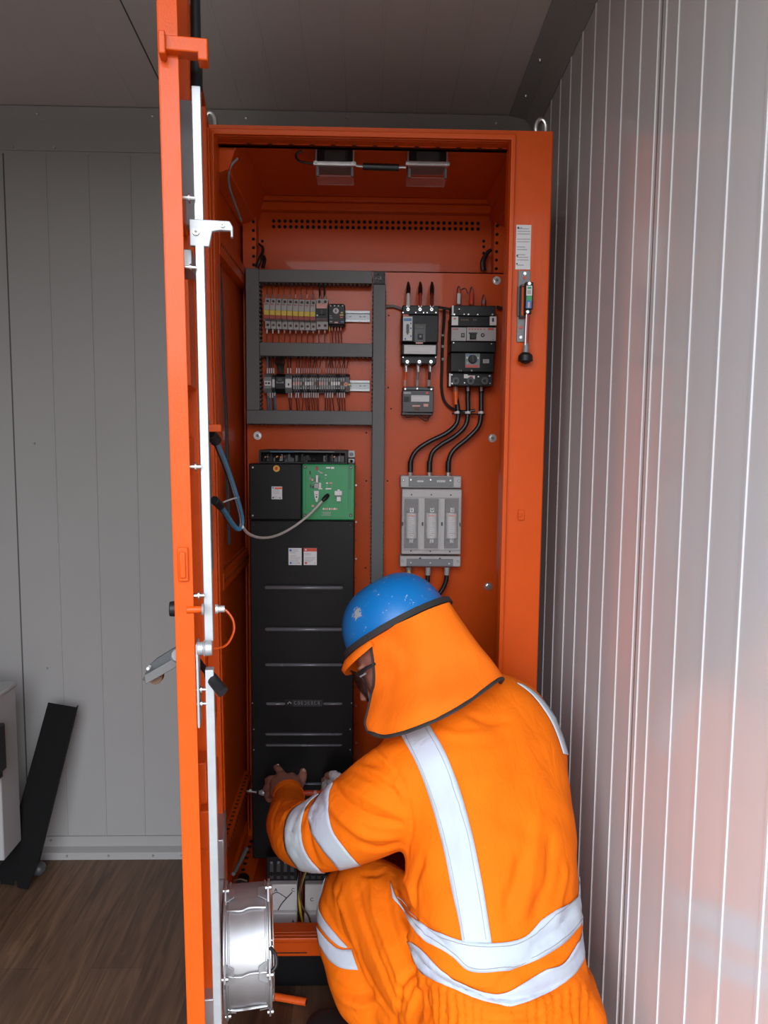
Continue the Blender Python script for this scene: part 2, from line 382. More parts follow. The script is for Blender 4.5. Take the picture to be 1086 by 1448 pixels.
# trims
b = MB(); b.prism([(YB, 2.163), (YB-.004, 2.163), (YB-.004, 2.246), (YB-.03, cz(YB-.03)-.003), (YB, cz(YB))], 'x', XL, XR, 'trimg')
for x in (-1.23, -1.03, -.91, -.54, -.42, -.1, .2): b.cyl((x, YB-.003, 2.171), (x, YB-.009, 2.171), .005, .0035, 10, 'steel')
for x in (-1.2, -.95, -.62, -.35, -.06, .12, .38): b.cyl((x, YB-.016, 2.262), (x, YB-.022, 2.258), .0045, .003, 10, 'steel')
struct('trim_1', b, None, 'grey cove trim along the back wall top')
b = MB()
for y0, y1 in ((YF, YB-.03),):
    v = []
    for y in (y0, y1): v += [(XR-.083, y, cz(y)-.001), (XR-.083, y, cz(y)-.004), (XR-.035, y, cz(y)-.012), (XR-.004, y, cz(y)-.045), (XR-.001, y, cz(y)-.045), (XR, y, cz(y))]
    b.add(v, [(0,1,7,6), (1,2,8,7), (2,3,9,8), (3,4,10,9), (4,5,11,10), (0,5,4,3,2,1), (6,7,8,9,10,11)], 'trimg')
for y in (1.2, 1.5, 1.8, 2.05, 2.22):
    b.cyl((XR-.06, y, cz(y)-.007), (XR-.06, y, cz(y)-.012), .005, .003, 10, 'steel')
struct('trim_2', b, None, 'grey cove trim along the right wall top')
b = MB(); b.prism([(YB, 0), (YB-.035, 0), (YB-.032, .022), (YB-.008, .030), (YB-.006, .062), (YB, .062)], 'x', XL, XR, 'panel')
for x in (-1.3, -1.06, -.93, -.80, -.66, -.57, -.45): b.cyl((x, YB-.032, .012), (x, YB-.037, .012), .004, .003, 10, 'greyd')
for x in (-.99, -.56): b.cyl((x, YB-.006, .05), (x, YB-.011, .05), .005, .003, 10, 'greyd')
struct('baseboard_back', b, None, 'grey metal skirting along the back wall')
b = MB(); b.box(XR-.03, XR, YF, YB, 0, .05, 'panel'); struct('baseboard_right', b, None, 'white metal skirting along the right wall')

# ================================================================ THE ELECTRICAL CABINET
YC = 1.76; YK = 2.29; YP = 2.20
cab = thing('electrical_cabinet', 'tall orange electrical cabinet with its door open, worker crouching before it', 'electrical cabinet', (.035, 2.02, 0))
x0 = fx(288, YC, 180); x1 = fx(783, YC, 184); zt = fz(180, YC)
ix0 = fx(304, YC, 230); ix1 = fx(722, YC, 200); izt = fz(196, YC); izb = fz(1322, YC)
b = MB()
b.box(x0, x1, YC+.012, YK, zt-.004, zt); build('roof_panel', b, 'paint', cab, .0015)
build('side_panel', MB().box(x0, x0+.003, YC+.012, YK, .07, zt-.004), 'paint', cab)
build('side_panel', MB().box(x1-.003, x1, YC+.012, YK, .07, zt-.004), 'paint', cab)
# front frame with a raised sealing lip round the opening
b = MB()
def frame(b, ox0, ox1, oz0, oz1, jx0, jx1, jz0, jz1, ya, yb, m='paint'):
    v = [(ox0, oz0), (ox1, oz0), (ox1, oz1), (ox0, oz1), (jx0, jz0), (jx1, jz0), (jx1, jz1), (jx0, jz1)]
    vs = [(x, ya, z) for x, z in v]+[(x, yb, z) for x, z in v]
    fs = []
    for i in range(4):
        j = (i+1) % 4
        fs += [(i, j, 4+j, 4+i), (8+j, 8+i, 12+i, 12+j), (j, i, 8+i, 8+j), (4+i, 4+j, 12+j, 12+i)]
    b.add(vs, fs, m)
frame(b, x0, x1, .081, zt, ix0, ix1, izb, izt, YC, YC+.012)
frame(b, ix0-.012, ix1+.010, izb-.010, izt+.012, ix0, ix1, izb, izt, YC-.012, YC)
build('front_frame', b, 'paint', cab, .0022)
b = MB(); frame(b, ix0-.003, ix1+.003, izb-.003, izt+.003, ix0, ix1, izb, izt, YC+.012, YC+.05)
build('frame_return', b, 'paint', cab, .001)
# back panel with two rows of punched holes
b = MB(); b.box(x0, x1, YK-.004, YK, .07, zt-.004, 'paint')
for i in range(37):
    px = 387+i*(676-387)/36
    for py in (312.5, 320.5):
        py2 = py+(px-387)*.012
        c = at(px, py2, YK-.0045); b.cyl(c, c+Vector((0, -.0004, 0)), .0052, .0052, 10, 'void')
for py in (341, 349, 358, 366):
    for px in (371, 684):
        c = at(px, py, YK-.0045); b.cyl(c, c+Vector((0, -.0004, 0)), .0045, .0045, 8, 'void')
build('back_panel', b, None, cab)
b = MB(); zb = fz(285, YK-.05)
b.box(x0+.02, x1-.02, YK-.05, YK-.004, zb, zt-.004, 'paint'); b.box(x0+.02, x1-.02, YK-.035, YK-.004, zb-.022, zb, 'paint')
build('rear_beam', b, None, cab, .002)
# depth beams of the roof, left and right
for s in (0, 1):
    b = MB(); xa = x0+.003 if s == 0 else x1-.075
    b.prism([(xa, zt-.004), (xa+.07, zt-.004), (xa+(.055 if s == 0 else .015), zt-.035), (xa+(.04 if s == 0 else .03), zt-.075 if s == 0 else zt-.075), (xa if s == 0 else xa+.07, zt-.09)], 'y', YC+.055, YK-.004, 'paint')
    build('roof_beam', b, None, cab, .002)
# punched rear posts, with a shiny bolt each
for s, (pa, pb) in enumerate(((343, 362), (700, 716))):
    b = MB(); yq = YP+.03
    xa = fx(pa, yq, 300); xb = fx(pb, yq, 300)
    b.box(xa, xb, yq, YK-.004, .08, fz(287, yq), 'paint')
    xx = xa+(xb-xa)*(.80 if s == 0 else .22)
    for k in range(70):
        z = fz(304, yq)-k*.0235; b.cyl((xx, yq-.0002, z), (xx, yq-.0007, z), .0046, None, 8, 'void')
    o = build('rear_post', b, None, cab, 0)
    b = MB(); c = at(351 if s == 0 else 707, 292 if s == 0 else 297, yq-.001); b.cyl(c, c+Vector((0, -.012, 0)), .009, .008, 6, 'steel'); b.cyl(c+Vector((0, -.012, 0)), c+Vector((.004, -.02, 0)), .0055, .005, 10, 'steel')
    build('post_bolt', b, None, o)
# rails that run along the side wall inside, punched
def side_rail(px0, py0, Y0, h, xside, name='side_rail', holes=True):
    z = fz(py0, Y0); b = MB(); xa = x0+.003
    b.box(xa, xa+.022, Y0, YP+.03, z-h, z, 'paint')
    if holes:
        n = 18
        for k in range(n):
            y = Y0+.02+k*(YP-Y0)/n
            b.cyl((xa+.0221, y, z-h*.5), (xa+.0226, y, z-h*.5), .0045, None, 8, 'void'); b.box(xa+.006, xa+.014, y-.004, y+.004, z, z+.0005, 'void')
    return build(name, b, None, cab, .001)
side_rail(317, 812, 1.80, .04, 0)
side_rail(323, 1197, 1.80, .028, 0)
b = MB(); b.box(x0+.003, x0+.06, 1.78, 2.25, .13, .135, 'paint'); b.box(x0+.003, x0+.06, 1.78, 2.25, .075, .08, 'paint'); b.box(x0+.003, x0+.012, 1.78, 2.25, .08, .17, 'paint')
for k in range(14): b.box(x0+.02, x0+.03, 1.80+k*.03, 1.812+k*.03, .135, .1355, 'void')
build('base_rail', b, None, cab, .001)
side_rail(313, 330, 1.80, .05, 0)
# front top rail (punched)
b = MB(); zr = fz(209, 1.80); b.box(ix0-.02, ix1+.02, 1.80, 1.815, zr, zr+.03, 'paint'); b.box(ix0-.02, ix1+.02, 1.80, 1.815, zr, zr+.003, 'paint')
for k in range(30):
    x = ix0+.04+k*.0235; b.box(x, x+.007, 1.7995, 1.80, zr+.014, zr+.02, 'void')
    if k % 2: b.box(x, x+.010, 1.7995, 1.80, zr+.003, zr+.007, 'void')
build('top_rail', b, None, cab, .0008)
# bottom front beam, floor tray, plinth
b = MB(); za = fz(1308, 1.86); zbm = .083
b.prism([(1.775, zbm), (1.775, za-.004), (1.80, za-.003), (1.82, za), (1.862, za), (1.862, za-.004), (1.81, za-.010), (1.81, zbm)], 'x', ix0-.03, ix1+.03, 'paint')
for k in range(28): x = ix0+.03+k*.026; b.box(x, x+.008, 1.842, 1.850, za-.0015, za+.0006, 'void')
b.box(ix0+.03, ix0+.20, YC-.0004, YC+.0004, .089, .092, 'void')
build('bottom_beam', b, None, cab, .0015)
build('floor_tray', MB().box(x0+.003, x1-.003, 1.86, YK-.004, .075, .082), 'paint', cab)
b = MB(); b.box(x0, x1, YC+.005, YK, 0, .0805, 'blackm'); build('plinth', b, None, cab, .002)
# hinge side small fittings
b = MB()
for py in (258, 700, 980):
    b = MB(); c = at(289.5, py, YC-.002); b.box(c.x-.006, c.x+.004, YC-.018, YC, c.z-.02, c.z+.02, 'greyd'); build('hinge', b, None, cab, .001)
# mounting plate
b = MB(); mx0 = fx(347, YP, 500); mx1 = fx(713, YP, 500); mzt = fz(383, YP)
b.box(mx0, mx1, YP, YP+.003, .17, mzt, 'paint'); b.box(mx0, mx0+.003, YP, YP+.02, .17, mzt, 'paint'); b.box(mx1-.003, mx1, YP, YP+.02, .17, mzt, 'paint'); b.box(mx0, mx1, YP, YP+.02, mzt-.003, mzt, 'paint')
for px, py in ((549, 378+170), (553, 578), (550, 446), (566, 484), (518, 612), (518, 680), (517, 803), (548, 680), (573, 679)):
    c = at(px, py, YP); b.cyl(c, c+Vector((0, -.0006, 0)), .0025, None, 8, 'void')
plate = build('mounting_plate', b, None, cab, 0)
for px, py in ((364.5, 616), (702, 397), (696, 619.5), (690.5, 829)):
    b = MB(); c = at(px, py, YP)
    b.cyl(c, c+Vector((0, -.003, 0)), .0125, .0115, 20, 'steel'); b.cyl(c+Vector((0, -.003, 0)), c+Vector((0, -.009, 0)), .0075, .007, 6, 'steel'); b.cyl(c+Vector((0, -.009, 0)), c+Vector((0, -.013, 0)), .004, .003, 10, 'greyd')
    build('plate_bolt', b, None, plate)
# lifting eyes
for px, py in ((297, 176), (764.5, 182)):
    b = MB(); Y = 1.83; c = at(px, py, Y); c.z = zt
    b.cyl(c, c+Vector((0, 0, .009)), .011, .008, 16, 'steel')
    pts = [c+Vector((.0115*math.sin(a), 0, .031-.020*math.cos(a))) for a in [2*math.pi*k/16 for k in range(17)]]
    b.tube(pts, .0056, 10, 'steel', res=2); build('lifting_eye', b, None, cab)
# catch on right column, instruction sticker
b = MB(); c = at(736.5, 728, YC)
b.box(c.x-.007, c.x+.007, YC-.006, YC, c.z-.012, c.z+.012, 'paint'); b.box(c.x-.009, c.x+.002, YC-.009, YC-.006, c.z-.003, c.z+.003, 'paint')
build('door_catch', b, None, cab, .001)
sticker('instruction_sticker', 729.5, 318, 750.5, 381, YC, cab, 15, dots=((.15, .07, .07, 'ink'), (.33, .07, .06, 'greyink'), (.13, .7, .06, 'ink'), (.12, .88, .05, 'ink')), label='white printed instruction sticker', seed=5)

# ---------------------------------------------------------------- the open door, its free edge towards the camera
HX, HY = x0+.004, YC-.014
TX, TY = -.243, .975
dl = math.hypot(TX-HX, TY-HY); ux, uy = (TX-HX)/dl, (TY-HY)/dl        # u: hinge -> free edge
nx, ny = uy, -ux                                                      # towards the inner side
if nx < 0: nx, ny = -nx, -ny
zd0, zd1 = .085, zt-.01; LEAN = -.012
def D(u, n, z): return Vector((HX+ux*u+nx*n+(z-1.345)*LEAN, HY+uy*u+ny*n, z))   # door coordinates: along, depth towards inside, height
def dbox(b, u0, u1, n0, n1, z0, z1, m=None):
    return b.add([D(u0,n0,z0), D(u1,n0,z0), D(u1,n1,z0), D(u0,n1,z0), D(u0,n0,z1), D(u1,n0,z1), D(u1,n1,z1), D(u0,n1,z1)],
        [(0,1,2,3),(7,6,5,4),(4,5,1,0),(5,6,2,1),(6,7,3,2),(7,4,0,3)], m)
DL = dl
b = MB()
dbox(b, 0, DL, -.001, .001, zd0, zd1, 'paint')
dbox(b, DL-.002, DL, 0, .023, zd0, zd1, 'paint'); dbox(b, 0, .002, 0, .018, zd0, zd1, 'paint')
dbox(b, 0, DL, 0, .018, zd1-.002, zd1, 'paint'); dbox(b, 0, DL, 0, .018, zd0, zd0+.002, 'paint')
door = build('door', b, None, cab, .0008); door['label'] = 'orange steel door swung open towards the camera'
def dpart(name, b, bev=0, label=None):
    o = build(name, b, None, door, bev)
    if label: o['label'] = label
    return o
def dn(px, py, n):       # door coordinate u of the point seen at a pixel at inner depth n
    r = ray(px, py); lo = 0; best = None
    for k in range(801):
        u = k*DL/800; q = proj(D(u, n, CAM.z+r.z/r.y*(HY+uy*u+ny*n)))
        if best is None or abs(q[0]-px) < best[0]: best = (abs(q[0]-px), u)
    u = best[1]; return u, CAM.z+r.z/r.y*(HY+uy*u+ny*n)
b = MB()     # stiffening channels inside the door
for u in (.10, .20, .60): dbox(b, u, u+.035, .001, .025, zd0+.05, zd1-.05, 'paint')
for z in (.35, .78, 1.30, 1.62): dbox(b, .08, DL-.03, .001, .018, z, z+.04, 'paint')
dpart('door_stiffener', b, .002)
# flat aluminium locking rod near the free edge
def rod(b, pts, wd, th, m):
    for (a, bb) in zip(pts[:-1], pts[1:]):
        pass
def rodpart(pxa, pya, pxb, pyb, n, wpx, name, m, label=None, round_=False):
    ua, za_ = dn(pxa, pya, n); ub, zb_ = dn(pxb, pyb, n)
    pa = D(ua, n, za_); pb = D(ub, n, zb_); w2 = wpx/2*pa.y/FL
    b = MB()
    if round_: b.cyl(pa, pb, w2, None, 18, m)
    else:
        t = Vector((nx, ny, 0)); s = Vector((ux, uy, 0))*.008
        # wide face turned to the free edge
        b.add([p+t*i*w2+s*j for p in (pb, pa) for i, j in ((-1, -1), (1, -1), (1, 1), (-1, 1))], [(0,1,2,3),(7,6,5,4),(4,5,1,0),(5,6,2,1),(6,7,3,2),(7,4,0,3)], m)
    o = build(name, b, None, door, .0008)
    if label: o['label'] = label
    return o
NR = .040
rodpart(277.5, 125, 296, 905, NR, 12, 'locking_rod', 'alu', 'flat aluminium locking rod')
rodpart(296.5, 945, 305, 1446, NR, 12, 'locking_rod', 'alu', 'flat aluminium locking rod')
rodpart(275.5, -40, 277.5, 88, NR, 13, 'rod_sleeve', 'black', 'black round rod sleeve', True)
rodpart(277.5, 82, 278, 127, NR, 16, 'rod_sleeve', 'black', 'black round rod sleeve', True)
# orange hook guide at the top
u, z = dn(270, 70, NR); b = MB()
dbox(b, u-.012, u+.012, .002, .052, z-.008, z+.009, 'paint'); dbox(b, u-.012, u+.012, .046, .058, z-.016, z+.009, 'paint'); dbox(b, u-.02, u+.02, .002, .010, z-.016, z+.010, 'paint')
dpart('rod_guide', b, .0015, 'orange hooked rod guide')
# white bracket
u, z = dn(283, 333, NR); b = MB(); u += .012
p = [(.028, -.017), (.052, -.017), (.056, .002), (.066, .004), (.079, .004), (.079, -.004), (.082, -.004), (.082, .009), (.078, .016), (.028, .016)]
vs = [D(u+s, a, z+c) for s in (-.004, .004) for a, c in p]; n = len(p)
b.add(vs, [tuple(range(n)), tuple(range(n, 2*n))[::-1]]+[(i, n+i, n+(i+1) % n, (i+1) % n) for i in range(n)], 'aluw')
o = dpart('rod_bracket', b, .001, 'white cast rod bracket')
for a, c, r in ((.036, 0, .0045), (.069, .010, .003)):
    b2 = D(u+.004, a, z+c); q = Vector((ux, uy, 0)); b.cyl(b2, b2+q*.003, r, r, 14, 'steel')
    bb = MB(); bb.cyl(b2, b2+q*.0035, r, r*.9, 14, 'steel'); bb.cyl(b2+q*.0035, b2+q*.0038, r*.5, r*.45, 6, 'greyd'); dpart('bracket_screw', bb)
# grey sheet cover strips behind the rod
for (pya, pyb, n0, n1, m, nm) in ((145, 318, .012, .030, 'greyd', 'glass_retainer'), (352, 385, .012, .028, 'galv', 'glass_retainer'), (395, 545, .008, .024, 'paint', 'display_housing')):
    ua, zu = dn(262, pya, .02); ub, zl = dn(266, pyb, .02); b = MB()
    dbox(b, min(ua, ub)-.10, max(ua, ub), n0, n1, zl, zu, m); dpart(nm, b, .001)
# curved pull and fittings behind the rod
for py, r in ((280, .004), (378, .003), (660, .004), (842, .004), (975, .003), (995, .003)):
    ua, z = dn(257+36*py/1448, py, .026); b = MB(); b.cyl(D(ua, .016, z), D(ua, .036, z), r*.7, r*.7, 10, 'steel'); b.cyl(D(ua, .028, z), D(ua, .030, z), r*1.5, None, 12, 'steel'); dpart('stud', b)
# instrument box on the door inside
b = MB(); dbox(b, .30, .62, .004, .022, 1.09, 1.37, 'greyd'); dpart('instrument_back', b, .002)
b = MB(); ua, z = dn(276, 605, .012); dbox(b, ua-.02, ua+.006, .002, .052, z-.006, z+.006, 'paint'); dbox(b, ua-.02, ua+.02, .002, .01, z-.02, z+.02, 'paint'); dpart('rod_guide', b, .0015, 'orange rod guide beside the blue cable loop')
b = MB(); ua, z = dn(277, 862, .026); b.cyl(D(ua, .014, z), D(ua, .036, z), .0045, None, 14, 'paint'); b.cyl(D(ua, .033, z), D(ua, .036, z), .0075, None, 14, 'greyd'); b.cyl(D(ua, .050, z), D(ua, .062, z), .0045, None, 14, 'lug'); b.cyl(D(ua, .050, z), D(ua, .054, z), .0062, None, 14, 'lug'); dpart('rotary_switch_back', b, .0005)
# lock: plate, boss, lever
ua, z = dn(279, 917, .026)
b = MB(); dbox(b, ua-.03, ua+.003, .024, .027, fz(1020, 1.0), fz(905, 1.0), 'aluw'); lp = dpart('lock_plate', b, .001, 'pale metal lock plate')
b = MB(); b.cyl(D(ua, .026, z), D(ua, .034, z), .0085, None, 20, 'alu'); b.cyl(D(ua, .034, z), D(ua, .036, z), .0105, None, 20, 'alu'); b.cyl(D(ua, .036, z), D(ua, .045, z), .0100, .0095, 20, 'alu'); dpart('lock_boss', b, .0008, 'turned metal lock boss')
ub, z1_ = dn(286, 934, .028); uc, z2_ = dn(303, 972, .052)
b = MB(); p0 = D(ub, .022, z1_); p1 = D(uc+.02, .058, z2_); b.tube([p0, p0.lerp(p1, .35), p0.lerp(p1, .5), p1], [.0045, .0045, .0075, .0078], 12, 'black', flat=.6); dpart('lock_lever', b, 0, 'black plastic lock lever')
# pad on the outer edge
b = MB(); q0 = at(262, 800, .97); dbox(b, DL, DL+.005, .005, .018, fz(824, .97), fz(776, .97), 'paint'); dbox(b, DL+.005, DL+.008, .007, .015, fz(819, .97), fz(782, .97), 'paint'); dpart('edge_stop', b, .0015, 'raised orange stop on the door edge')
# knob and lever on the outer face
b = MB(); z = fz(858, 1.05); b.cyl(D(DL-.06, -.001, z), D(DL-.06, -.014, z), .011, .010, 20, 'black'); dpart('selector_knob', b, .001, 'black selector knob on the outer face')
b = MB(); Yh = .985
pp = [at(252, 916, Yh), at(252, 940, Yh), at(202, 971, Yh), at(195, 969, Yh), at(203, 949, Yh), at(214, 939, Yh)]
vs = []
for dy in (0, .010): vs += [(q.x, q.y+dy+.02, q.z) for q in pp]
n = 6; b.add(vs, [tuple(range(n))[::-1], tuple(range(n, 2*n))]+[(i, (i+1) % n, n+(i+1) % n, n+i) for i in range(n)], 'dark')
q = [at(252, 930, Yh), at(252, 944, Yh), at(202, 972, Yh), at(200, 959, Yh)]
b.add([(v.x, v.y+.012+s, v.z) for s in (0, .008) for v in q], [(3,2,1,0),(4,5,6,7),(0,1,5,4),(1,2,6,5),(2,3,7,6),(3,0,4,7)], 'duct')
c = at(206, 949, Yh); b.cyl(c+Vector((0, .02, 0)), c+Vector((0, .009, 0)), .0022, None, 10, 'white')
c = at(265, 925, Yh+.03); b.cyl(at(250, 930, Yh+.025), D(DL-.02, 0, fz(925, 1)), .009, None, 12, 'greyd')
dpart('door_handle', b, .0008, 'grey angled metal handle on the outer face')
b = MB(); c = at(219, 958, Yh+.03); b.cyl(c, c+Vector((0, .012, 0)), .0098, None, 20, 'wood'); b.box(c.x-.0098, c.x+.0098, c.y, c.y+.012, c.z, c.z+.010, 'wood'); o = dpart('handle_grip', b, .001, 'brown wooden grip under the handle')
# document pocket low on the door
b = MB(); u1, zt1 = dn(291, 1050, .03); u2, zb1 = dn(291, 1245, .03)
dbox(b, u1-.22, u1-.03, .004, .034, zb1, fz(1105, 1.15), 'paint'); dbox(b, u1-.22, u1-.05, .004, .026, fz(1105, 1.15), fz(1050, 1.15), 'paint'); dpart('document_pocket', b, .002)
# galvanised filter housing behind the fan
b = MB(); u1, z1_ = dn(300, 1235, .035); dbox(b, .28, .66, .003, .030, .20, .49, 'galv'); dbox(b, .22, .34, .003, .030, .49, .57, 'galv'); dpart('filter_housing', b, .002, 'bare galvanised filter housing')
# ================================================================ FAN ON THE DOOR
FU = .50; FZ = .464; FR = .096
FN = -.021; fanpos = D(FU, .06+FN, FZ)
fan = thing('axial_fan', 'round silver metal axial fan mounted low on the open cabinet door', 'fan', tuple(fanpos))
def F(r, a, n):    # polar point on the fan, a = 0 up, positive towards the free edge
    return D(FU+r*math.sin(a), n+FN, FZ+r*math.cos(a))
def fring(b, r0, r1, n0, n1, m, seg=56):
    vs = []
    for n_ in (n0, n1):
        for r in (r0, r1): vs += [F(r, 2*math.pi*k/seg, n_) for k in range(seg)]
    S = seg; fs = []
    for k in range(S):
        j = (k+1) % S
        fs += [(k, S+k, S+j, j), (2*S+k, 2*S+j, 3*S+j, 3*S+k), (S+k, 3*S+k, 3*S+j, S+j), (k, j, 2*S+j, 2*S+k)]
    b.add(vs, fs, m)
b = MB(); fring(b, FR-.002, FR, .062, .132, 'galv'); fring(b, FR, FR+.003, .066, .069, 'galv'); fring(b, FR, FR+.0025, .126, .129, 'galv')
drum = build('fan_housing', b, None, fan, .0008)
b = MB()
fring(b, FR-.012, FR+.004, .132, .136, 'galv'); fring(b, FR-.004, FR+.007, .058, .062, 'galv'); build('flange', b, None, fan, .0008)
def lug(a, n0, s):
    b = MB(); wd = .16
    ps = [(FR-.002, a-wd), (FR+.004, a-wd*1.5), (FR+.017, a-.05), (FR+.017, a+.05), (FR+.004, a+wd*1.5), (FR-.002, a+wd)]
    vs = [F(r, t, n_) for n_ in (n0, n0+.003) for r, t in ps]; n = 6
    b.add(vs, [tuple(range(n))[::-1], tuple(range(n, 2*n))]+[(i, (i+1) % n, n+(i+1) % n, n+i) for i in range(n)], 'galv')
    ps = [(FR+.001, a-wd), (FR+.001, a+wd)]; e = s*.016
    vs = [F(FR+.001, a-wd*1.2, n0), F(FR+.001, a+wd*1.2, n0), F(FR+.004, a+.1, n0+e), F(FR+.004, a-.1, n0+e), F(FR+.003, a-wd*1.2, n0), F(FR+.003, a+wd*1.2, n0), F(FR+.006, a+.1, n0+e), F(FR+.006, a-.1, n0+e)]
    b.add(vs, [(0,1,2,3),(7,6,5,4),(4,5,1,0),(5,6,2,1),(6,7,3,2),(7,4,0,3)], 'galv')
    lo = build('mounting_lug', b, None, fan, .0005)
    b = MB(); c0 = F(FR+.011, a, n0-.003); c1 = F(FR+.011, a, n0+.007); b.cyl(c0, c1, .0042, None, 12, 'steel'); build('lug_screw', b, None, lo)
for a in (.10, 1.42, 2.75, -1.4, -2.5):
    lug(a, .131, -1); lug(a, .060, 1)
b = MB()
for r in (.028, .040, .052, .064, .076, .088):
    b.tube([F(r, 2*math.pi*k/32, .139) for k in range(33)], .0012, 6, 'steel', res=1)
for k in range(6): b.cyl(F(.02, k*math.pi/3, .138), F(FR, k*math.pi/3, .137), .0015, None, 6, 'steel')
build('finger_guard', b, None, fan)
for a in (.42, 1.42, 2.2):
    b = MB(); b.tube([F(FR+.001, a, .064), F(FR+.003, a+.02, .074), F(FR+.003, a+.03, .088), F(FR+.0035, a-.01, .102), F(FR+.002, a, .128)], .0022, 8, 'galv'); build('housing_seam', b, None, fan)
b = MB(); b.cyl(F(0, 0, .070), F(0, 0, .134), .034, None, 30, 'black'); build('motor', b, None, fan, .002)
b = MB()
for k in range(7):
    a = k*2*math.pi/7; b.add([F(.034, a, .088), F(.034, a+.35, .116), F(.092, a+.5, .118), F(.092, a+.1, .092), F(.034, a, .090), F(.034, a+.35, .118), F(.092, a+.5, .120), F(.092, a+.1, .094)],
      [(0,1,2,3),(7,6,5,4),(4,5,1,0),(5,6,2,1),(6,7,3,2),(7,4,0,3)], 'black')
build('fan_blades', b, None, fan)
b = MB(); b.tube([F(.106, 1.05, .134), F(.103, 1.15, .142), F(.104, 1.3, .143), F(.106, 1.38, .136)], .003, 8, 'black'); build('fan_lead', b, None, fan)

# ================================================================ ROOF LAMPS / FANS inside the cabinet top
YL = 1.88
for i, (pxa, pxb) in enumerate(((447, 500), (577, 632))):
    a = at(pxa, 214, YL); c = at(pxb, 232, YL)
    t = thing('roof_fan', ('left' if i == 0 else 'right')+' one of two small black fans hung under the cabinet roof', 'fan', ((a.x+c.x)/2, YL+.04, c.z))
    b = MB(); b.box(a.x+.002, c.x-.002, YL, YL+.085, c.z+.002, fz(212, YL), 'black')
    for k in range(7): b.cyl(((a.x+c.x)/2, YL-.001+.0005*k, c.z+.004+k*.004), ((a.x+c.x)/2+.03, YL-.001, c.z+.004+k*.004), .0008, None, 6, 'dark')
    b.box(a.x+.02, c.x-.02, YL-.002, YL, c.z+.004, c.z+.03, 'dark'); build('fan_body', b, None, t, .001)
    b = MB(); b.box(a.x-.006, c.x+.006, YL-.008, YL-.001, c.z-.006, c.z+.003, 'lug'); b.box(a.x-.002, a.x+.002, YL-.004, YL-.001, c.z, fz(212, YL), 'lug'); b.box(c.x-.002, c.x+.002, YL-.004, YL-.001, c.z, fz(212, YL), 'lug'); build('clamp_bar', b, None, t, .0006)
    z0 = fz(251, YL)
    for x in (a.x+.001, c.x-.006):
        b = MB(); b.box(x, x+.006, YL-.005, YL+.002, z0, z0+.022, 'dark'); build('guard_clip', b, None, t, .0008)
    b = MB(); frame(b, a.x, c.x, z0, c.z-.006, a.x+.0018, c.x-.0018, z0+.0018, c.z-.008, YL-.004, YL+.06, 'clear'); build('clear_guard', b, None, t)
    b = MB()
    for x in (a.x, c.x-.001):
        b = MB(); b.cyl((x, YL-.008, c.z-.001), (x, YL-.013, c.z-.001), .0035, None, 8, 'steel'); build('clamp_screw', b, None, t)
b = MB(); b.tube([at(502, 234, YL), at(515, 235.5, YL), at(565, 236.5, YL), at(574, 237, YL)], [.003]*4, 10, 'lug'); b.tube([at(513, 235.5, YL), at(564, 237, YL)], .0082, 14, 'cable')
tag(build('connector_tube', b), 'thick black sleeved cable joining the two roof fans', 'cable')
b = MB(); b.tube([at(428, 213, YL), at(419, 218, YL), at(421, 226, YL), at(432, 230, YL), at(447, 231, YL)], .0026, 10, 'cable'); tag(build('fan_cable', b), 'thin black cable looping left of the roof fans', 'cable')
b = MB(); b.tube([at(336, 224, 1.83), at(325, 238, 1.83), at(324, 262, 1.86), at(333, 290, 1.92), at(341, 312, 1.97)], .0028, 10, 'greyd')
tag(build('earth_cable', b), 'thin grey cable hanging down from the left roof beam', 'cable')
b = MB(); b.tube([at(363, 378, 2.20), at(368, 365, 2.2), at(372, 352, 2.24), at(366, 345, 2.26)], [.006, .006, .004, .003], 8, 'cable'); b.tube([at(372, 378, 2.21), at(374, 366, 2.22), at(369, 360, 2.24)], .005, 8, 'cable')
tag(build('cable_tail', b), 'black cable tail poking up behind the grey duct, upper left', 'cable')
b = MB(); b.tube([at(684, 383, 2.24), at(683, 370, 2.24), at(690, 357, 2.24), at(695, 353, 2.24)], [.008, .008, .006, .004], 8, 'cable')
tag(build('cable_tail', b), 'black cable tail poking up behind the mounting plate, upper right', 'cable')

# ================================================================ TRUNKING
def duct(px0, py0, px1, py1, vertical, label, d=.058, comb=(1, 1)):
    yf = YP-d; a = at(px0, py0, yf); c = at(px1, py1, yf); c.x = at(px1, py0, yf).x
    t = thing('cable_duct', label, 'cable duct', ((a.x+c.x)/2, YP-d/2, c.z), 'grey slotted cable ducts')
    b = MB(); b.box(a.x, c.x, yf, yf+.008, c.z, a.z, 'duct'); build('duct_lid', b, None, t, .0012)
    b = MB(); k = .0025
    b.box(a.x+k, c.x-k, yf+.008, YP-.0005, c.z+k, a.z-k, 'ductd')
    if vertical:
        z = c.z+.004
        while z < a.z-.01:
            for s, x in enumerate((a.x-.002, c.x-.0015)):
                if comb[s]: b.box(x, x+.0035, yf+.012, YP-.001, z, z+.0055, 'duct')
            z += .0115
    else:
        x = a.x+.004
        while x < c.x-.01:
            for s, z in enumerate((a.z-.0015, c.z-.002)):
                if comb[s]: b.box(x, x+.0055, yf+.012, YP-.001, z, z+.0035, 'duct')
            x += .0115
    build('duct_trough', b, None, t); return t
duct(347, 379, 366, 580, True, 'grey vertical cable duct at the left edge of the panel', comb=(0, 1))
duct(366, 380.5, 526.5, 401, False, 'topmost horizontal grey cable duct above the yellow-banded breakers')
duct(367, 484, 526.5, 505, False, 'middle horizontal grey cable duct between the two device rows')
duct(348.5, 580, 526.5, 601, False, 'lowest horizontal grey cable duct under the terminal row')
duct(528, 402, 545.5, 960, True, 'long vertical grey cable duct running down the middle of the panel')
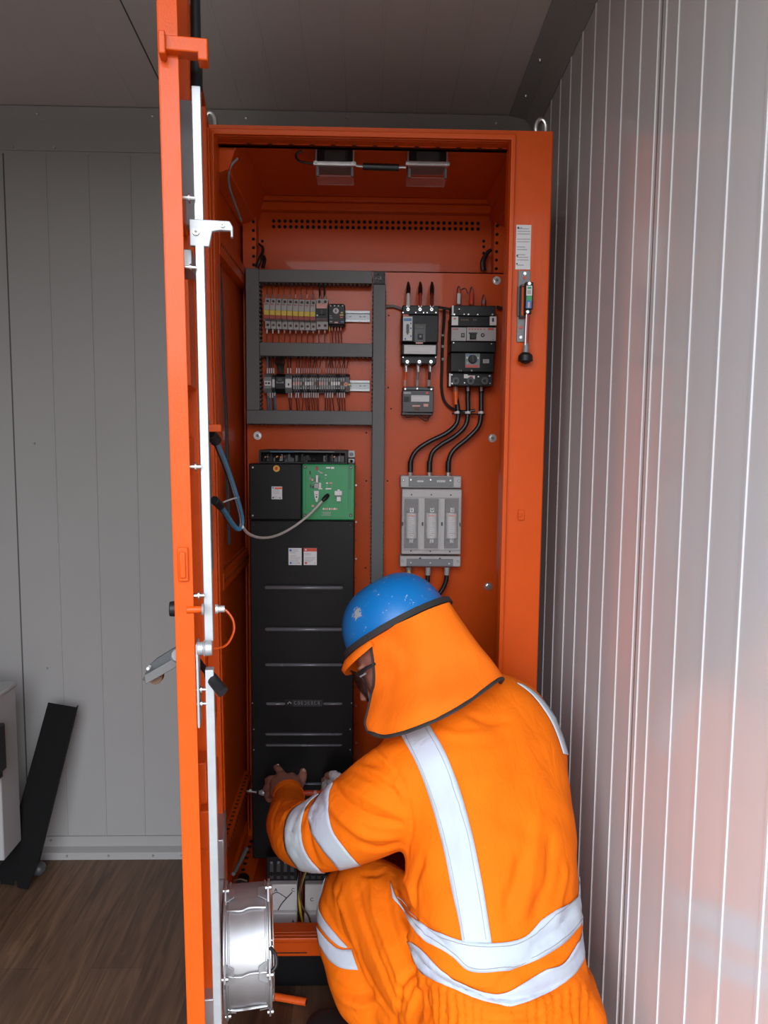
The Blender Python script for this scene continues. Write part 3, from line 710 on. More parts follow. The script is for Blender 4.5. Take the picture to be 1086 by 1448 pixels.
b = MB(); b.pbox(528, 384, 545, 401.5, YP-.045, YP-.001, 'ductd')
for i in range(26):
    px = 529+random.random()*14; py = 386+random.random()*13; b.pbox(px, py, px+1.6, py+1.2, YP-.047, YP-.045, random.choice(['grey', 'duct', 'void']))
for px in (528, 544): b.pbox(px, 384, px+1, 401.5, YP-.058, YP-.045, 'duct')
tag(build('duct_corner', b), 'open duct corner piece with exposed wiring above the long vertical duct', 'duct corner')

# ================================================================ DIN RAILS
for (py0, py1, pxa, lab) in ((438, 456, 373, 'pale steel mounting rail carrying the yellow-banded breakers'), (536.5, 553.5, 373, 'pale steel mounting rail carrying the terminal row')):
    yf = YP-.0085; a = at(pxa, py0, yf); c = at(523, py1, yf); b = MB()
    b.box(a.x, c.x, yf, yf+.0015, c.z+.006, a.z-.006, 'aluw'); b.box(a.x, c.x, yf-.006, yf-.0045, c.z, c.z+.007, 'alu'); b.box(a.x, c.x, yf-.006, yf-.0045, a.z-.007, a.z, 'alu')
    b.box(a.x, c.x, yf-.006, YP, c.z+.006, c.z+.0075, 'alu'); b.box(a.x, c.x, yf-.006, YP, a.z-.0075, a.z-.006, 'alu')
    zz = (a.z+c.z)/2
    for px in (494, 508, 514): x = fx(px, yf, py0); b.box(x, x+.006, yf-.0003, yf+.001, zz-.0015, zz+.0015, 'greyd')
    tag(build('mounting_rail', b, None, None, .0004), lab, 'rail')

# ================================================================ UPPER ROW: breakers
YM = YP-.072
px0, pw = 373.0, 8.17
def breaker(pxl, pxr, cols, name, label, group, black=False):
    a = at(pxl, 421, YM); c = at(pxr, 465, YM); g = .0004; mid = (a.x+c.x)/2
    t = thing(name, label, 'circuit breaker', (mid, YP-.04, c.z), group)
    zs = [fz(v, YM) for v in (421.5, 428.5, 453, 465)]
    b = MB(); prof = [(YP-.010, zs[0]), (YM+.022, zs[0]), (YM+.022, zs[1]), (YM, zs[1]-.002), (YM, zs[2]+.002), (YM+.022, zs[2]-.001), (YM+.022, zs[3]), (YP-.010, zs[3])]
    b.prism(prof, 'x', a.x+g, c.x-g, 'grey'); build('housing', b, None, t, .0006)
    n = 2 if black else 1
    for q in range(n):
        xc = a.x+(c.x-a.x)*(q+.5)/n
        for z in ((zs[0]+zs[1])/2-.001, (zs[2]+zs[3])/2-.001):
            b = MB(); b.cyl((xc, YM+.0217, z), (xc, YM+.021, z), .0036, None, 12, 'void'); b.cyl((xc, YM+.021, z+.0), (xc, YM+.0205, z), .0016, None, 8, 'redd'); build('terminal_screw', b, None, t)
    b = MB(); zl = fz(440.5, YM); zl2 = fz(447.5, YM)
    if not black:
        b.box(a.x+g, c.x-g, YM-.0008, YM+.002, zl, zs[1]-.003, 'grey'); b.box(a.x+.002, c.x-.004, YM-.0014, YM-.0008, zs[1]-.0075, zs[1]-.005, 'redd'); b.box(a.x+.003, c.x-.006, YM-.0014, YM-.0008, zs[1]-.0105, zs[1]-.009, 'greyink')
        build('label_plate', b, None, t)
        b = MB(); b.box(a.x+g, c.x-g, YM-.005, YM+.002, zl2, zl, 'yellow'); build('toggle', b, None, t, .0008)['label'] = 'mustard yellow toggle band'
        b = MB(); b.box(a.x+g, c.x-g, YM-.003, YM+.002, zs[2]+.001, zl2, 'redd'); build('lower_band', b, None, t)['label'] = 'dull red band under the toggle'
    else:
        b.box(a.x+g, c.x-g, YM-.0008, YM+.002, zs[2]+.003, zs[1]-.003, 'black'); b.box(a.x+.002, c.x-.002, YM-.0016, YM-.0008, fz(437, YM), fz(430, YM), 'wire_pink')
        for k in range(9):
            x = a.x+.003+random.random()*(c.x-a.x-.009); z = fz(430+random.random()*6, YM); b.box(x, x+.004, YM-.0021, YM-.0016, z-.001, z, 'red')
        b.box(a.x+.002, a.x+.006, YM-.0016, YM-.0008, fz(448, YM), fz(446, YM), 'white')
        build('label_plate', b, None, t); b = MB(); b.box(mid-.0085, mid+.0085, YM-.006, YM, fz(446, YM), fz(439, YM), 'black'); b.box(mid-.0008, mid+.0008, YM-.0065, YM-.0055, fz(446, YM), fz(439, YM), 'greyd'); build('toggle', b, None, t, .0008)
    return t
b0 = breaker(px0, px0+pw, 1, 'circuit_breaker', ORD[0]+' grey breaker with yellow toggle band from the left, upper row', 'yellow-banded breakers in the upper row')
stepx = fx(px0+pw, YM, 440)-fx(px0, YM, 440)
for i in range(1, 9): dup(b0, (stepx*i, 0, -.0004*i), ORD[i]+' grey breaker with yellow toggle band from the left, upper row')
breaker(px0+9*pw, px0+9*pw+17, 2, 'circuit_breaker', 'two-pole breaker with black toggle and pink label, right of the yellow-banded ones', None, True)
for c in C.objects:
    if c.get('group') is None and c.name.startswith('circuit_breaker') and 'group' in c.keys(): del c['group']
# motor starter / relay with a white knob
t = thing('control_relay', 'black relay with a round white dial right of the two-pole breaker', 'relay', tuple(at(476, 460, YM+.02)))
b = MB(); b.pbox(464.5, 431, 488, 459, YM+.01, YP-.01, 'black'); b.pbox(466, 429.5, 486, 462, YM+.02, YP-.01, 'black'); build('housing', b, None, t, .002)
b = MB(); c = at(475, 440, YM+.01); b.cyl(c, c+Vector((0, -.006, 0)), .0085, .0075, 24, 'white'); b.cyl(c+Vector((0, -.006, 0)), c+Vector((0, -.007, 0)), .004, .0035, 16, 'grey'); b.box(c.x-.001, c.x+.001, c.y-.0076, c.y-.007, c.z-.004, c.z+.004, 'ink'); build('dial', b, None, t, .0004)['label'] = 'round white dial'
b = MB()
for px in (467.5, 473, 478.5, 484.5):
    c = at(px, 432.5, YM+.009); b.cyl(c, c+Vector((0, -.0015, 0)), .0021, None, 10, 'white')
for px, py, w_, h_, m_ in ((482, 441, 3, 2, 'yellow'), (480.5, 444.5, 5, 2, 'yellow'), (481, 448, 4, 1.5, 'red'), (473, 455, 5, 2, 'wire_pink'), (482, 454, 4, 2, 'blue'), (466, 446, 3, 1, 'greyink'), (466, 449, 4, 1, 'greyink'), (466, 454, 4, 1.5, 'greyink')):
    b.pbox(px, py, px+w_, py+h_, YM+.0092, YM+.0105, m_)
build('markings', b, None, t)

# ================================================================ LOWER ROW: relays and terminal blocks
YT = YP-.052
def tblock(pxl, pxr, name, label, cat, body, bits, group=None, yf=YT, py0=528.5, py1=555.5):
    a = at(pxl, py0, yf); c = at(pxr, py1, yf)
    t = thing(name, label, cat, ((a.x+c.x)/2, YP-.03, c.z), group)
    b = MB(); zs = [a.z, a.z-.009, c.z+.012, c.z]; g = .0003
    b.prism([(YP-.014, zs[0]), (yf+.014, zs[0]), (yf, zs[1]), (yf, zs[2]), (yf+.014, zs[3]), (YP-.014, zs[3])], 'x', a.x+g, c.x-g, body); build('housing', b, None, t, .0005)
    b = MB()
    for (u0, v0, u1, v1, m_) in bits:
        W = c.x-a.x; H = a.z-c.z; b.box(a.x+u0*W, a.x+u1*W, yf-.0012, yf+.0004, a.z-v1*H, a.z-v0*H, m_)
    build('marker', b, None, t)
    return t
tblock(373, 384, 'interface_relay', 'leftmost grey relay of the terminal row, with blue wires', 'relay', 'greyd', [(.08, .38, .92, .62, 'whitep'), (.2, .45, .4, .55, 'ink'), (.55, .45, .8, .55, 'ink'), (.1, .36, .9, .37, 'grey')])
tblock(384.3, 389, 'fuse_terminal', 'slim terminal with a tall white strip, second in the terminal row', 'terminal', 'dark', [(.1, .28, .9, .70, 'white')], py0=529)
tblock(389.3, 402.5, 'power_supply', 'plain black module in the terminal row between white strip and white module', 'power supply', 'black', [(.25, .25, .7, .45, 'dark'), (.1, .40, .9, .50, 'greyd')], yf=YT-.012, py0=528, py1=556)
tblock(403, 413, 'interface_relay', 'white-faced module right of the plain black module', 'relay', 'greyd', [(.05, .28, .92, .72, 'whitep'), (.1, .15, .9, .22, 'ink'), (.4, .5, .6, .62, 'ink')])
rr = random.Random(3)
pxs = [414+i*3.35 for i in range(22)]
for i, px in enumerate(pxs):
    if i in (3, 12): px += .0
    w_ = 3.35
    mk = 'wire_pink' if i in (0, 1, 2, 11, 12) else rr.choice(['whitep', 'grey', 'whitep', 'wood'])
    tb = tblock(px, px+w_, 'terminal_block', ORD[i]+' slim grey terminal block from the left of the packed block row', 'terminal', rr.choice(['greyd', 'dark', 'greyd']),
         [(.1, .42, .85, .60, mk), (.2, .10, .8, .2, 'void'), (.2, .26, .8, .32, 'grey'), (.2, .74, .8, .8, 'grey'), (.2, .88, .8, .95, 'void')], 'slim terminal blocks in the lower row')
t = tblock(488, 494.5, 'end_bracket', 'end bracket with red round mark closing the terminal row on the right', 'terminal', 'dark', [(.7, .52, 1.1, .62, 'yellow'), (.1, .75, .9, .95, 'wood')])
b = MB(); c = at(489, 543.5, YT-.001); b.cyl(c, c+Vector((0, -.002, 0)), .0055, None, 16, 'wire_pink'); b.cyl(c+Vector((0, -.002, 0)), c+Vector((0, -.0025, 0)), .003, None, 10, 'red'); build('red_mark', b, None, t)

# ================================================================ WIRES
def wire(name, pts, r, m, label, group, fer=None, cat='wire'):
    b = MB(); b.tube(pts, r, 8, m, res=4); o = build(name, b); tag(o, label, cat, group)
    if fer:
        b = MB(); p, q, fr, fm = fer; b.tube([p, q], fr, 8, fm); build('ferrule', b, None, o)
    return o
YW = YP-.04
for i in range(9):
    px = px0+pw*(i+.5); j = rr.uniform(-1, 1)
    wire('wire', [at(px+j, 401, YW), at(px+j, 410, YW-.004), at(px, 418, YW-.006), at(px, 424, YW-.006)], .0009, 'wire_red', ORD[i]+' thin dark red wire from the left entering the breaker tops', 'wires above the breakers', (at(px, 416.5, YW-.006), at(px, 422, YW-.006), .0022, 'wire_pink' if i in (5, 7) else 'greyd'))
for i, px in enumerate((452, 458.5)):
    wire('wire', [at(px, 401, YW), at(px, 410, YW), at(px+.5, 424, YW-.006)], .0025, 'cable', ('left' if i == 0 else 'right')+' thick black wire entering the top of the two-pole breaker', 'black wires above the two-pole breaker', (at(px+.5, 417.5, YW-.003), at(px+.5, 423, YW-.006), .0022, 'wire_pink' if i == 0 else 'white'))
for i in range(11):
    px = px0+pw*(i+.5)+.5; 
    wire('wire', [at(px, 463, YW), at(px, 470, YW-.004), at(px+rr.uniform(-.6, .6), 477, YW-.002), at(px, 485, YW)], .0011, 'wire_red', ORD[i]+' wire from the left hanging under the breaker row', 'wires below the breakers', (at(px, 464.5, YW-.003), at(px, 471.5, YW-.004), .0021, 'white' if i < 3 else 'wire_pink'))
for i, px in enumerate((466, 469.5, 474, 478, 482)):
    wire('wire', [at(px, 460, YW), at(px, 470, YW-.004), at(px+1, 485, YW)], .0013, 'wire_or' if i == 0 else 'wire_red', ORD[i]+' wire from the left hanging under the dial relay', 'wires below the dial relay', (at(px, 461, YW-.003), at(px, 468, YW-.004), .0018, 'yellow' if i == 0 else 'wire_pink'))
tops = [(378, 'bluew', .0022), (381, 'cable', .0015), (384, 'cable', .0012), (387, 'cable', .0012), (407, 'cable', .0016), (411, 'cable', .0018), (419.5, 'wire_red', .0012), (423, 'wire_red', .0012)]+[(427+3.15*i, 'wire_red', .0012) for i in range(9)]+[(461+3.3*i, 'wire_red', .0012) for i in range(10)]
for i, (px, m_, r_) in enumerate(tops):
    j = rr.uniform(-2.2, 2.2) if i > 5 else 0
    wire('wire', [at(px+j, 504, YW), at(px+j*.9, 511, YW-.006), at(px, 519, YW-.006), at(px, 529, YW)], r_, m_ if rr.random() > .25 or i < 6 else 'cable', (ORD[i] if i < 25 else 'twenty-'+ORD[i-20])+' wire from the left dropping into the terminal row', 'wires above the terminal row', (at(px, 520.5, YW-.006), at(px, 528, YW-.003), .0018, 'white' if i < 8 else 'wire_pink' if i % 3 else 'grey'))
bots = [(379, 'bluew', .0026), (382, 'bluew', .0018), (385.5, 'cable', .0012), (388.5, 'bluew', .0028), (408.5, 'cable', .0014), (412, 'wire_red', .0012), (418.5, 'cable', .0014), (422, 'wire_red', .0012)]+[(428+3.1*i, 'wire_red', .0012) for i in range(8)]+[(460+3.4*i, 'wire_red', .0014) for i in range(4)]+[(477+3.3*i, 'wire_red', .0013) for i in range(4)]
for i, (px, m_, r_) in enumerate(bots):
    j = rr.uniform(-1, 3) if i > 3 else 1
    wire('wire', [at(px, 555, YW), at(px, 563, YW-.006), at(px+j*.5, 572, YW-.006), at(px+j, 581, YW)], r_, m_, ORD[i]+' wire from the left hanging under the terminal row', 'wires below the terminal row', (at(px, 555.5, YW-.004), at(px, 562.5, YW-.006), .0018, 'white' if i % 4 else 'grey'))
b = MB()
for k in range(5): b.tube([at(392+2*k, 505, YW-.01), at(390+3*k, 512, YW-.018), at(393+2*k, 518, YW-.012), at(396+k, 528, YW-.01)], .0022, 8, 'cable')
tag(build('wire_bundle', b), 'tangle of black leads above the plain black module', 'wires')

# ================================================================ MOULDED-CASE BREAKERS
YA = YP-.085
def P3(x, y, r, m): pass
t = thing('moulded_case_breaker', 'black power breaker with white label strip and blue-white side label, upper middle', 'circuit breaker', tuple(at(595, 515, YA+.04)))
b = MB(); b.pbox(568, 445, 620, 484, YA, YP, 'blackm'); b.pbox(568, 486, 619, 502, YA-.004, YP, 'blackm'); b.pbox(569, 432, 620.5, 445, YA+.018, YP, 'black'); b.pbox(568, 503, 617, 514.5, YA+.018, YP, 'black'); build('case', b, None, t, .002)
b = MB(); b.pbox(586, 458, 602, 484, YA-.002, YA, 'dark'); b.pbox(588.5, 460, 600, 465, YA-.0035, YA-.002, 'dark'); build('toggle_plate', b, None, t, .0008)
b = MB(); b.pbox(591, 472, 598, 479, YA-.009, YA-.001, 'black'); b.pbox(593, 474, 596, 477, YA-.010, YA-.009, 'greyd'); build('toggle', b, None, t, .001)
b = MB(); b.pbox(570, 447.5, 583, 481.5, YA-.0012, YA, 'white'); b.pbox(571, 450, 582, 454, YA-.0018, YA-.0012, 'blue'); b.pbox(572, 450.5, 575, 452, YA-.0024, YA-.0018, 'green'); b.pbox(574, 459, 579, 471, YA-.0020, YA-.0012, 'greyd'); b.pbox(575.5, 458, 577.5, 473, YA-.0026, YA-.0018, 'ink')
for px, py in ((580, 456), (580, 463), (580, 474), (572, 478)): b.pbox(px, py, px+2, py+2.5, YA-.0018, YA-.0012, 'blue')
b.pbox(570, 444.5, 578, 447, YA-.001, YA+.001, 'red'); b.pbox(588, 483.5, 598, 486, YA-.001, YA+.004, 'wire_pink'); build('rating_label', b, None, t)
sticker('white_strip_label', 571.5, 488, 616, 500.5, YA-.004, t, 4, seed=2)
for i, px in enumerate((577, 594, 610.5)):
    b = MB()
    for py in (432.5, 437.5):
        c = at(px, py, YA+.010); b.cyl(c, c+Vector((0, .01, 0)), .0042, None, 14, 'lug'); b.cyl(c, c+Vector((0, -.001, 0)), .0018, None, 6, 'void')
    build('top_terminal', b, None, t)
    b = MB(); c = at(px-1, 513, YA+.014); b.cyl(c, c+Vector((0, .006, 0)), .0075, None, 14, 'black'); c = at(px-1, 511.5, YA+.009); b.cyl(c, c+Vector((0, .008, 0)), .0045, .0042, 14, 'lug'); b.cyl(c, c+Vector((0, -.001, 0)), .0016, None, 6, 'void'); build('bottom_terminal', b, None, t)
for px, py in ((570, 442), (588, 442), (599, 442), (604, 442), (616.5, 442), (570, 505), (616, 505)):
    b = MB(); c = at(px, py, YA+.016); b.cyl(c, c+Vector((0, .003, 0)), .0018, None, 8, 'lug'); build('case_screw', b, None, t)
# cables on its top
for i, (px, m_, s) in enumerate(((577, 'whitep', 'white'), (594, 'redd', 'red'), (610.5, 'wire_red', 'dark'))):
    b = MB(); b.tube([at(px, 434, YA+.014), at(px+.3, 424, YA+.01), at(px+.5, 414, YA+.02)], .0048, 10, m_)
    o = tag(build('top_cable', b), {'white': 'cable with white sleeve rising from the left breaker, leftmost of its three', 'red': 'cable with red sleeve rising from the left breaker, middle of its three', 'dark': 'cable with dark sleeve rising from the left breaker, rightmost of its three'}[s], 'cable', 'cables above the left power breaker')
    b = MB(); b.tube([at(px+.3, 416, YA+.018), at(px+.5, 407, YA+.03), at(px+.3, 399.5, YA+.05)], [.0062, .0058, .003], 10, 'cable'); build('cable_boot', b, None, o)['label'] = 'black tapered sleeve'
# small switch below
YS = YP-.06
t = thing('residual_current_relay', 'small black switch unit with a white label below the left power breaker', 'relay', tuple(at(591, 587, YS+.03)))
b = MB(); b.pbox(569, 552, 613, 583, YS, YP, 'dark'); b.pbox(570, 547, 613.5, 552, YS+.012, YP, 'dark'); b.pbox(568, 583, 612, 587, YS+.012, YP, 'dark'); build('case', b, None, t, .0016)
sticker('rating_label', 581.5, 559, 607, 568, YS-.0008, t, 3, seed=9)
b = MB(); b.pbox(571, 554, 581, 557, YS-.001, YS, 'grey'); b.pbox(571, 561, 579, 568, YS-.004, YS, 'black'); b.pbox(602, 554, 606, 557, YS-.001, YS, 'red'); b.pbox(583, 573, 594, 575, YS-.001, YS, 'wire_pink'); b.pbox(599, 571, 605.5, 575, YS-.001, YS, 'wire_pink'); b.pbox(586, 576, 593, 579.5, YS-.003, YS, 'wood'); build('markings', b, None, t)
for px, py in ((573, 550), (590, 549.5), (610, 550.5), (571, 582), (574, 582), (608, 582), (611.5, 582)):
    b = MB(); c = at(px, py, YS+.004); b.cyl(c, c+Vector((0, .012, 0)), .0024, None, 10, 'lug'); build('terminal_screw', b, None, t)
for i, (pa, pb, m_, lab) in enumerate(((574, 572.5, 'wire_or', 'orange striped link cable joining left breaker and small switch'), (591, 590, 'greyd', 'grey link cable joining left breaker and small switch'), (608, 606.5, 'cable', 'black link cable joining left breaker and small switch'))):
    b = MB(); b.tube([at(pa, 514, YS), at((pa+pb)/2, 530, YS-.002), at(pb, 548, YS+.006)], .0036, 10, m_); o = tag(build('link_cable', b), lab, 'cable', 'link cables under the left power breaker')
    b = MB(); b.tube([at(pa, 515, YS-.001), at(pa, 526, YS-.002)], .0046, 10, 'lug'); build('cable_lug', b, None, o)
    b = MB(); b.tube([at(pb+.2, 537, YS), at(pb, 546, YS+.004)], .0042, 10, 'grey' if i else 'wire_pink'); build('cable_lug', b, None, o)
b = MB()
b.tube([at(571, 586, YS+.02), at(575, 590, YS+.02), at(584, 589, YS+.02), at(591, 586, YS+.02)], .0014, 8, 'cable'); b.tube([at(590, 587, YS+.02), at(596, 592, YS+.02), at(604, 595, YS+.02), at(608, 586, YS+.02)], .0014, 8, 'cable'); b.tube([at(594, 587, YS+.02), at(601, 591, YS+.02), at(606, 590, YS+.02), at(610, 586, YS+.02)], .0014, 8, 'cable')
tag(build('loose_wires', b), 'thin black wires sagging under the small switch unit', 'wires')
b = MB(); b.tube([at(546, 434, YP-.01), at(556, 433, YP-.014), at(568, 437, YP-.012)], .0036, 8, 'greyd'); tag(build('spiral_tube', b), 'short grey cable from the vertical duct to the left breaker', 'cable')
b = MB(); b.tube([at(620, 434, YP-.03), at(628, 436, YP-.03), at(637, 437, YP-.03)], .0035, 8, 'cable')
b.tube([at(702, 434, YP-.02), at(710, 436, YP-.02), at(718, 436, YP-.02)], .0042, 8, 'cable'); 
b.tube([at(628, 434, YP-.03), at(628, 450, YP-.02), at(626, 480, YP-.012), at(625, 520, YP-.012), at(624.5, 548, YP-.012), at(628, 566, YP-.012), at(638, 577, YP-.02), at(655, 582, YP-.04), at(672, 580, YP-.045)], .0040, 10, 'cable')
o = tag(build('control_cable', b), 'thin black cable curving down between the two power breakers', 'cable')
for py in (474, 490, 508):
    b = MB(); b.tube([at(624.3, py, YP-.013), at(627.7, py, YP-.013)], .0046, 8, 'grey'); build('cable_tie', b, None, o)['label'] = 'pale cable tie'
# big breaker
YG = YP-.10
t = thing('moulded_case_breaker', 'large black power breaker with grey control band, upper right of the panel', 'circuit breaker', tuple(at(669, 550, YG+.05)))
b = MB(); b.pbox(638, 447, 702, 462, YG+.012, YP, 'blackm'); b.pbox(639, 432, 701, 447, YG+.03, YP, 'black'); b.pbox(637.5, 483, 701, 498, YG+.006, YP, 'blackm'); b.pbox(637, 499, 699, 526, YG, YP, 'blackm'); b.pbox(636, 527, 697, 546, YG+.022, YP, 'black'); b.pbox(637.5, 462, 702, 483, YG+.008, YP, 'blackm'); build('case', b, None, t, .002)
b = MB(); b.pbox(638.3, 463, 659.3, 482, YG+.003, YG+.009, 'grey'); b.pbox(660, 463, 701.5, 482, YG+.003, YG+.009, 'grey')
b.pbox(663, 470, 675, 472, YG-.001, YG+.003, 'ink'); b.pbox(652, 471, 657, 477, YG+.001, YG+.003, 'ink'); b.pbox(653.5, 472.5, 655.5, 475, YG, YG+.001, 'grey'); c = at(682.5, 474, YG+.003); b.cyl(c, c+Vector((0, -.002, 0)), .0055, None, 16, 'ink'); b.cyl(c+Vector((0, -.002, 0)), c+Vector((0, -.003, 0)), .002, None, 10, 'wire_pink')
for px in (640.5, 643.5, 646, 663, 667, 671, 675, 679, 684): b.pbox(px, 464.5, px+2.2, 466.3, YG+.002, YG+.003, 'red')
b.pbox(690, 464, 698, 466.5, YG+.002, YG+.003, 'red'); b.pbox(641, 479.5, 643, 480, YG+.002, YG+.003, 'ink'); b.pbox(696, 480, 699, 480.5, YG+.002, YG+.003, 'ink')
build('control_band', b, None, t, .0004)['label'] = 'light grey band with red lettering and controls'
b = MB(); b.pbox(665, 471.5, 673.5, 479, YG-.008, YG+.003, 'black'); build('toggle', b, None, t, .0015)
for k, (pa, pb) in enumerate(((638.7, 648), (692.7, 702))):
    b = MB(); b.pbox(pa, 447.5, pb, 460, YG+.009, YG+.013, 'whitep'); b.pbox(pa+3, 449.5, pa+6, 451.5 if k == 0 else 455, YG+.0083, YG+.009, 'red' if k == 0 else 'ink'); build('white_tab', b, None, t, .0008)
b = MB()
for px in (652, 655, 658, 660.5, 669, 672): b.pbox(px, 451, px+2, 453.5, YG+.0113, YG+.012, 'wood')
b.pbox(658, 500, 678.5, 520, YG-.001, YG, 'greyd'); b.pbox(658, 516.3, 677, 519.5, YG-.002, YG-.001, 'red')
for px, py, m_ in ((659, 501, 'blue'), (659.5, 504.5, 'white'), (659, 508, 'green'), (660, 512, 'grey'), (674.5, 501, 'green'), (675, 505, 'white'), (674, 509, 'blue'), (663, 501.5, 'blue'), (668, 502, 'blue')): b.pbox(px, py, px+2.2, py+2.4, YG-.0018, YG-.001, m_)
b.pbox(683, 508, 691.5, 513.5, YG-.001, YG, 'grey'); b.pbox(684, 509.5, 690.5, 510.2, YG-.0014, YG-.001, 'ink'); b.pbox(684, 511.5, 689.5, 512.1, YG-.0014, YG-.001, 'ink')
c = at(651, 524, YG); text_mb(b, 'I o', (c.x, YG, c.z), .008, 'grey'); c = at(667, 524, YG); b.prism([(c.x-.003, c.z-.002), (c.x+.003, c.z-.002), (c.x, c.z+.003)], 'y', YG-.0008, YG, 'grey')
build('markings', b, None, t)
b = MB(); c = at(668, 508, YG); b.cyl(c, c+Vector((0, -.010, 0)), .012, .011, 24, 'black'); b.box(c.x-.002, c.x+.002, c.y-.013, c.y-.008, c.z-.010, c.z+.010, 'dark'); build('rotary_knob', b, None, t, .001)
for i, px in enumerate((644.5, 665.5, 685.5)):
    b = MB(); c = at(px, 538.5, YG+.016); b.cyl(c, c+Vector((0, .008, 0)), .0105, None, 18, 'dark'); b.cyl(c+Vector((0, -.0005, 0)), c+Vector((0, .004, 0)), .005, None, 6, 'black'); build('bottom_terminal', b, None, t, .0005)
for px, py, r_ in ((642.5, 444.5, .0024), (656.5, 444.5, .0016), (662.5, 444.5, .002), (675.5, 444.5, .0018), (696.5, 444.5, .0022), (641.5, 484.5, .0016), (695, 486, .0014), (639, 530, .0018), (676.5, 532.5, .002), (692.5, 531.5, .0022), (639.5, 542, .002), (657, 541.5, .0016), (684, 541.5, .0014), (693, 542, .0014), (649.5, 437, .0015)):
    b = MB(); c = at(px, py, YG+.019 if py > 527 else YG+.004); b.cyl(c, c+Vector((0, .02, 0)), r_, None, 8, 'lug'); build('case_screw', b, None, t)
b = MB(); b.pbox(656, 529, 661.5, 535, YG+.020, YG+.022, 'whitep'); b.pbox(661.5, 531, 671.5, 536, YG+.019, YG+.022, 'whitep'); b.pbox(664, 532, 669, 533.3, YG+.0184, YG+.019, 'red'); build('paper_tag', b, None, t, .0006)
b = MB(); b.pbox(635, 528, 637.5, 546, YG+.021, YG+.024, 'whitep'); b.pbox(639, 432, 641.5, 446, YG+.026, YG+.03, 'whitep'); build('side_strip', b, None, t)
for i, px in enumerate((649, 667, 684)):
    top = (405, 406, 417)[i]; wd = 2.5
    b = MB(); b.tube([at(px-wd, 434, YG+.05), at(px-wd, top+8, YG+.045), at(px, top, YG+.05), at(px+wd, top+8, YG+.05), at(px+wd, 434, YG+.06)], .0018, 8, 'wire_red')
    if i == 0: b.tube([at(px+3, 410, YG+.05), at(658, 408, YG+.05), at(662, 416, YG+.05)], .0016, 8, 'cable')
    o = tag(build('top_wire_loop', b), ORD[i]+' dark looped wire from the left above the large power breaker', 'wire', 'looped wires above the large power breaker')
    b = MB(); b.tube([at(px-.5, 430, YG+.04), at(px, 415 if i < 2 else 424, YG+.038)], .0052 if i < 2 else .003, 10, ('whitep', 'red', 'greyd')[i]); build('sleeve', b, None, o)['label'] = ('white sleeve', 'red sleeve', 'grey sleeve')[i]
YQ = YP-.045
for i, (pts, m_, lab) in enumerate((([(644, 547), (645, 562), (647.5, 580), (646, 598), (632, 612), (608, 624), (590, 636), (581.5, 650), (580.5, 668)], 'redd', 'leftmost thick black cable curving down to the fuse holder'),
      ([(661.5, 547), (661.5, 562), (661.5, 584), (658, 602), (643, 617), (622, 630), (610, 643), (607.5, 668)], 'greyd', 'middle thick black cable curving down to the fuse holder'),
      ([(680.5, 547), (680.5, 562), (680, 588), (676, 604), (661, 620), (643, 635), (635.5, 648), (634, 668)], 'greyd', 'rightmost thick black cable curving down to the fuse holder'))):
    b = MB(); b.tube([at(px, py, YQ) for px, py in pts], .0066, 14, 'cable'); o = tag(build('power_cable', b), lab, 'cable', 'thick black cables to the fuse holder')
    b = MB(); b.tube([at(pts[0][0], 546, YQ), at(pts[1][0], 572 if i == 0 else 556, YQ)], .0074, 12, 'wire_or' if i == 0 else 'blackm'); build('shrink_sleeve', b, None, o)
    b = MB(); b.tube([at(pts[0][0], 545, YQ-.008), at(pts[0][0]+.3, 553, YQ-.006)], .0042, 10, 'lug'); build('cable_lug', b, None, o)
    b = MB(); b.tube([at(pts[-1][0], 652, YQ), at(pts[-1][0]-.3, 667, YQ)], .0078, 12, 'cable'); build('heat_shrink', b, None, o)
    b = MB(); b.cyl(at(pts[-1][0], 666, YQ), at(pts[-1][0], 673, YQ), .007, .0055, 6, 'lug'); build('cable_lug', b, None, o)
    c = at(pts[2][0]-(1 if i == 0 else 0), 583.5, YQ); b = MB(); b.cyl(c+Vector((0, 0, -.003)), c+Vector((0, 0, .003)), .0082, None, 14, 'white'); b.box(c.x-.004, c.x+.003, c.y-.012, c.y-.006, c.z-.003, c.z+.004, 'white'); build('cable_tie', b, None, o)['label'] = 'white cable tie'
b = MB(); c0 = at(639, 585, YQ+.01); c1 = at(686, 586, YQ+.01); b.cyl(c0, c1, .0022, None, 8, 'cable'); tag(build('tie_bar', b), 'thin black bar holding the three thick cables together', 'cable bar')

# ================================================================ FUSE HOLDER
YF_ = YP-.085
t = thing('fuse_holder', 'light grey fuse switch with three clear windows in the middle right of the panel', 'fuse holder', tuple(at(610, 802, YF_+.04)))
b = MB(); b.pbox(566.5, 673, 652.5, 690, YF_+.028, YP, 'fusebase'); b.pbox(565.5, 786, 651.5, 801.5, YF_+.028, YP, 'fusebase'); b.pbox(568, 692, 652.5, 784, YF_+.002, YP, 'fusebase')
a_ = at(567.5, 689, YF_+.03); c_ = at(653, 692, YF_+.002)
build('base', b, None, t, .003)
b = MB(); frame(b, fx(570, YF_, 740), fx(651.5, YF_, 740), fz(778, YF_, 610), fz(702.5, YF_, 610), fx(571.5, YF_, 740), fx(650, YF_, 740), fz(776.5, YF_, 610), fz(704, YF_, 610), YF_-.002, YF_+.003, 'fusebase'); build('cover_rim', b, None, t, .0008)
b = MB(); b.pbox(578, 674.5, 641.5, 688, YF_+.024, YF_+.03, 'greyd'); build('terminal_cover', b, None, t, .0008); b = MB(); b.pbox(575, 790.5, 640.5, 800.5, YF_+.024, YF_+.03, 'greyd'); build('terminal_cover', b, None, t, .0008); b = MB()
b.pbox(590, 679.5, 599, 681.5, YF_+.0235, YF_+.024, 'whitep')
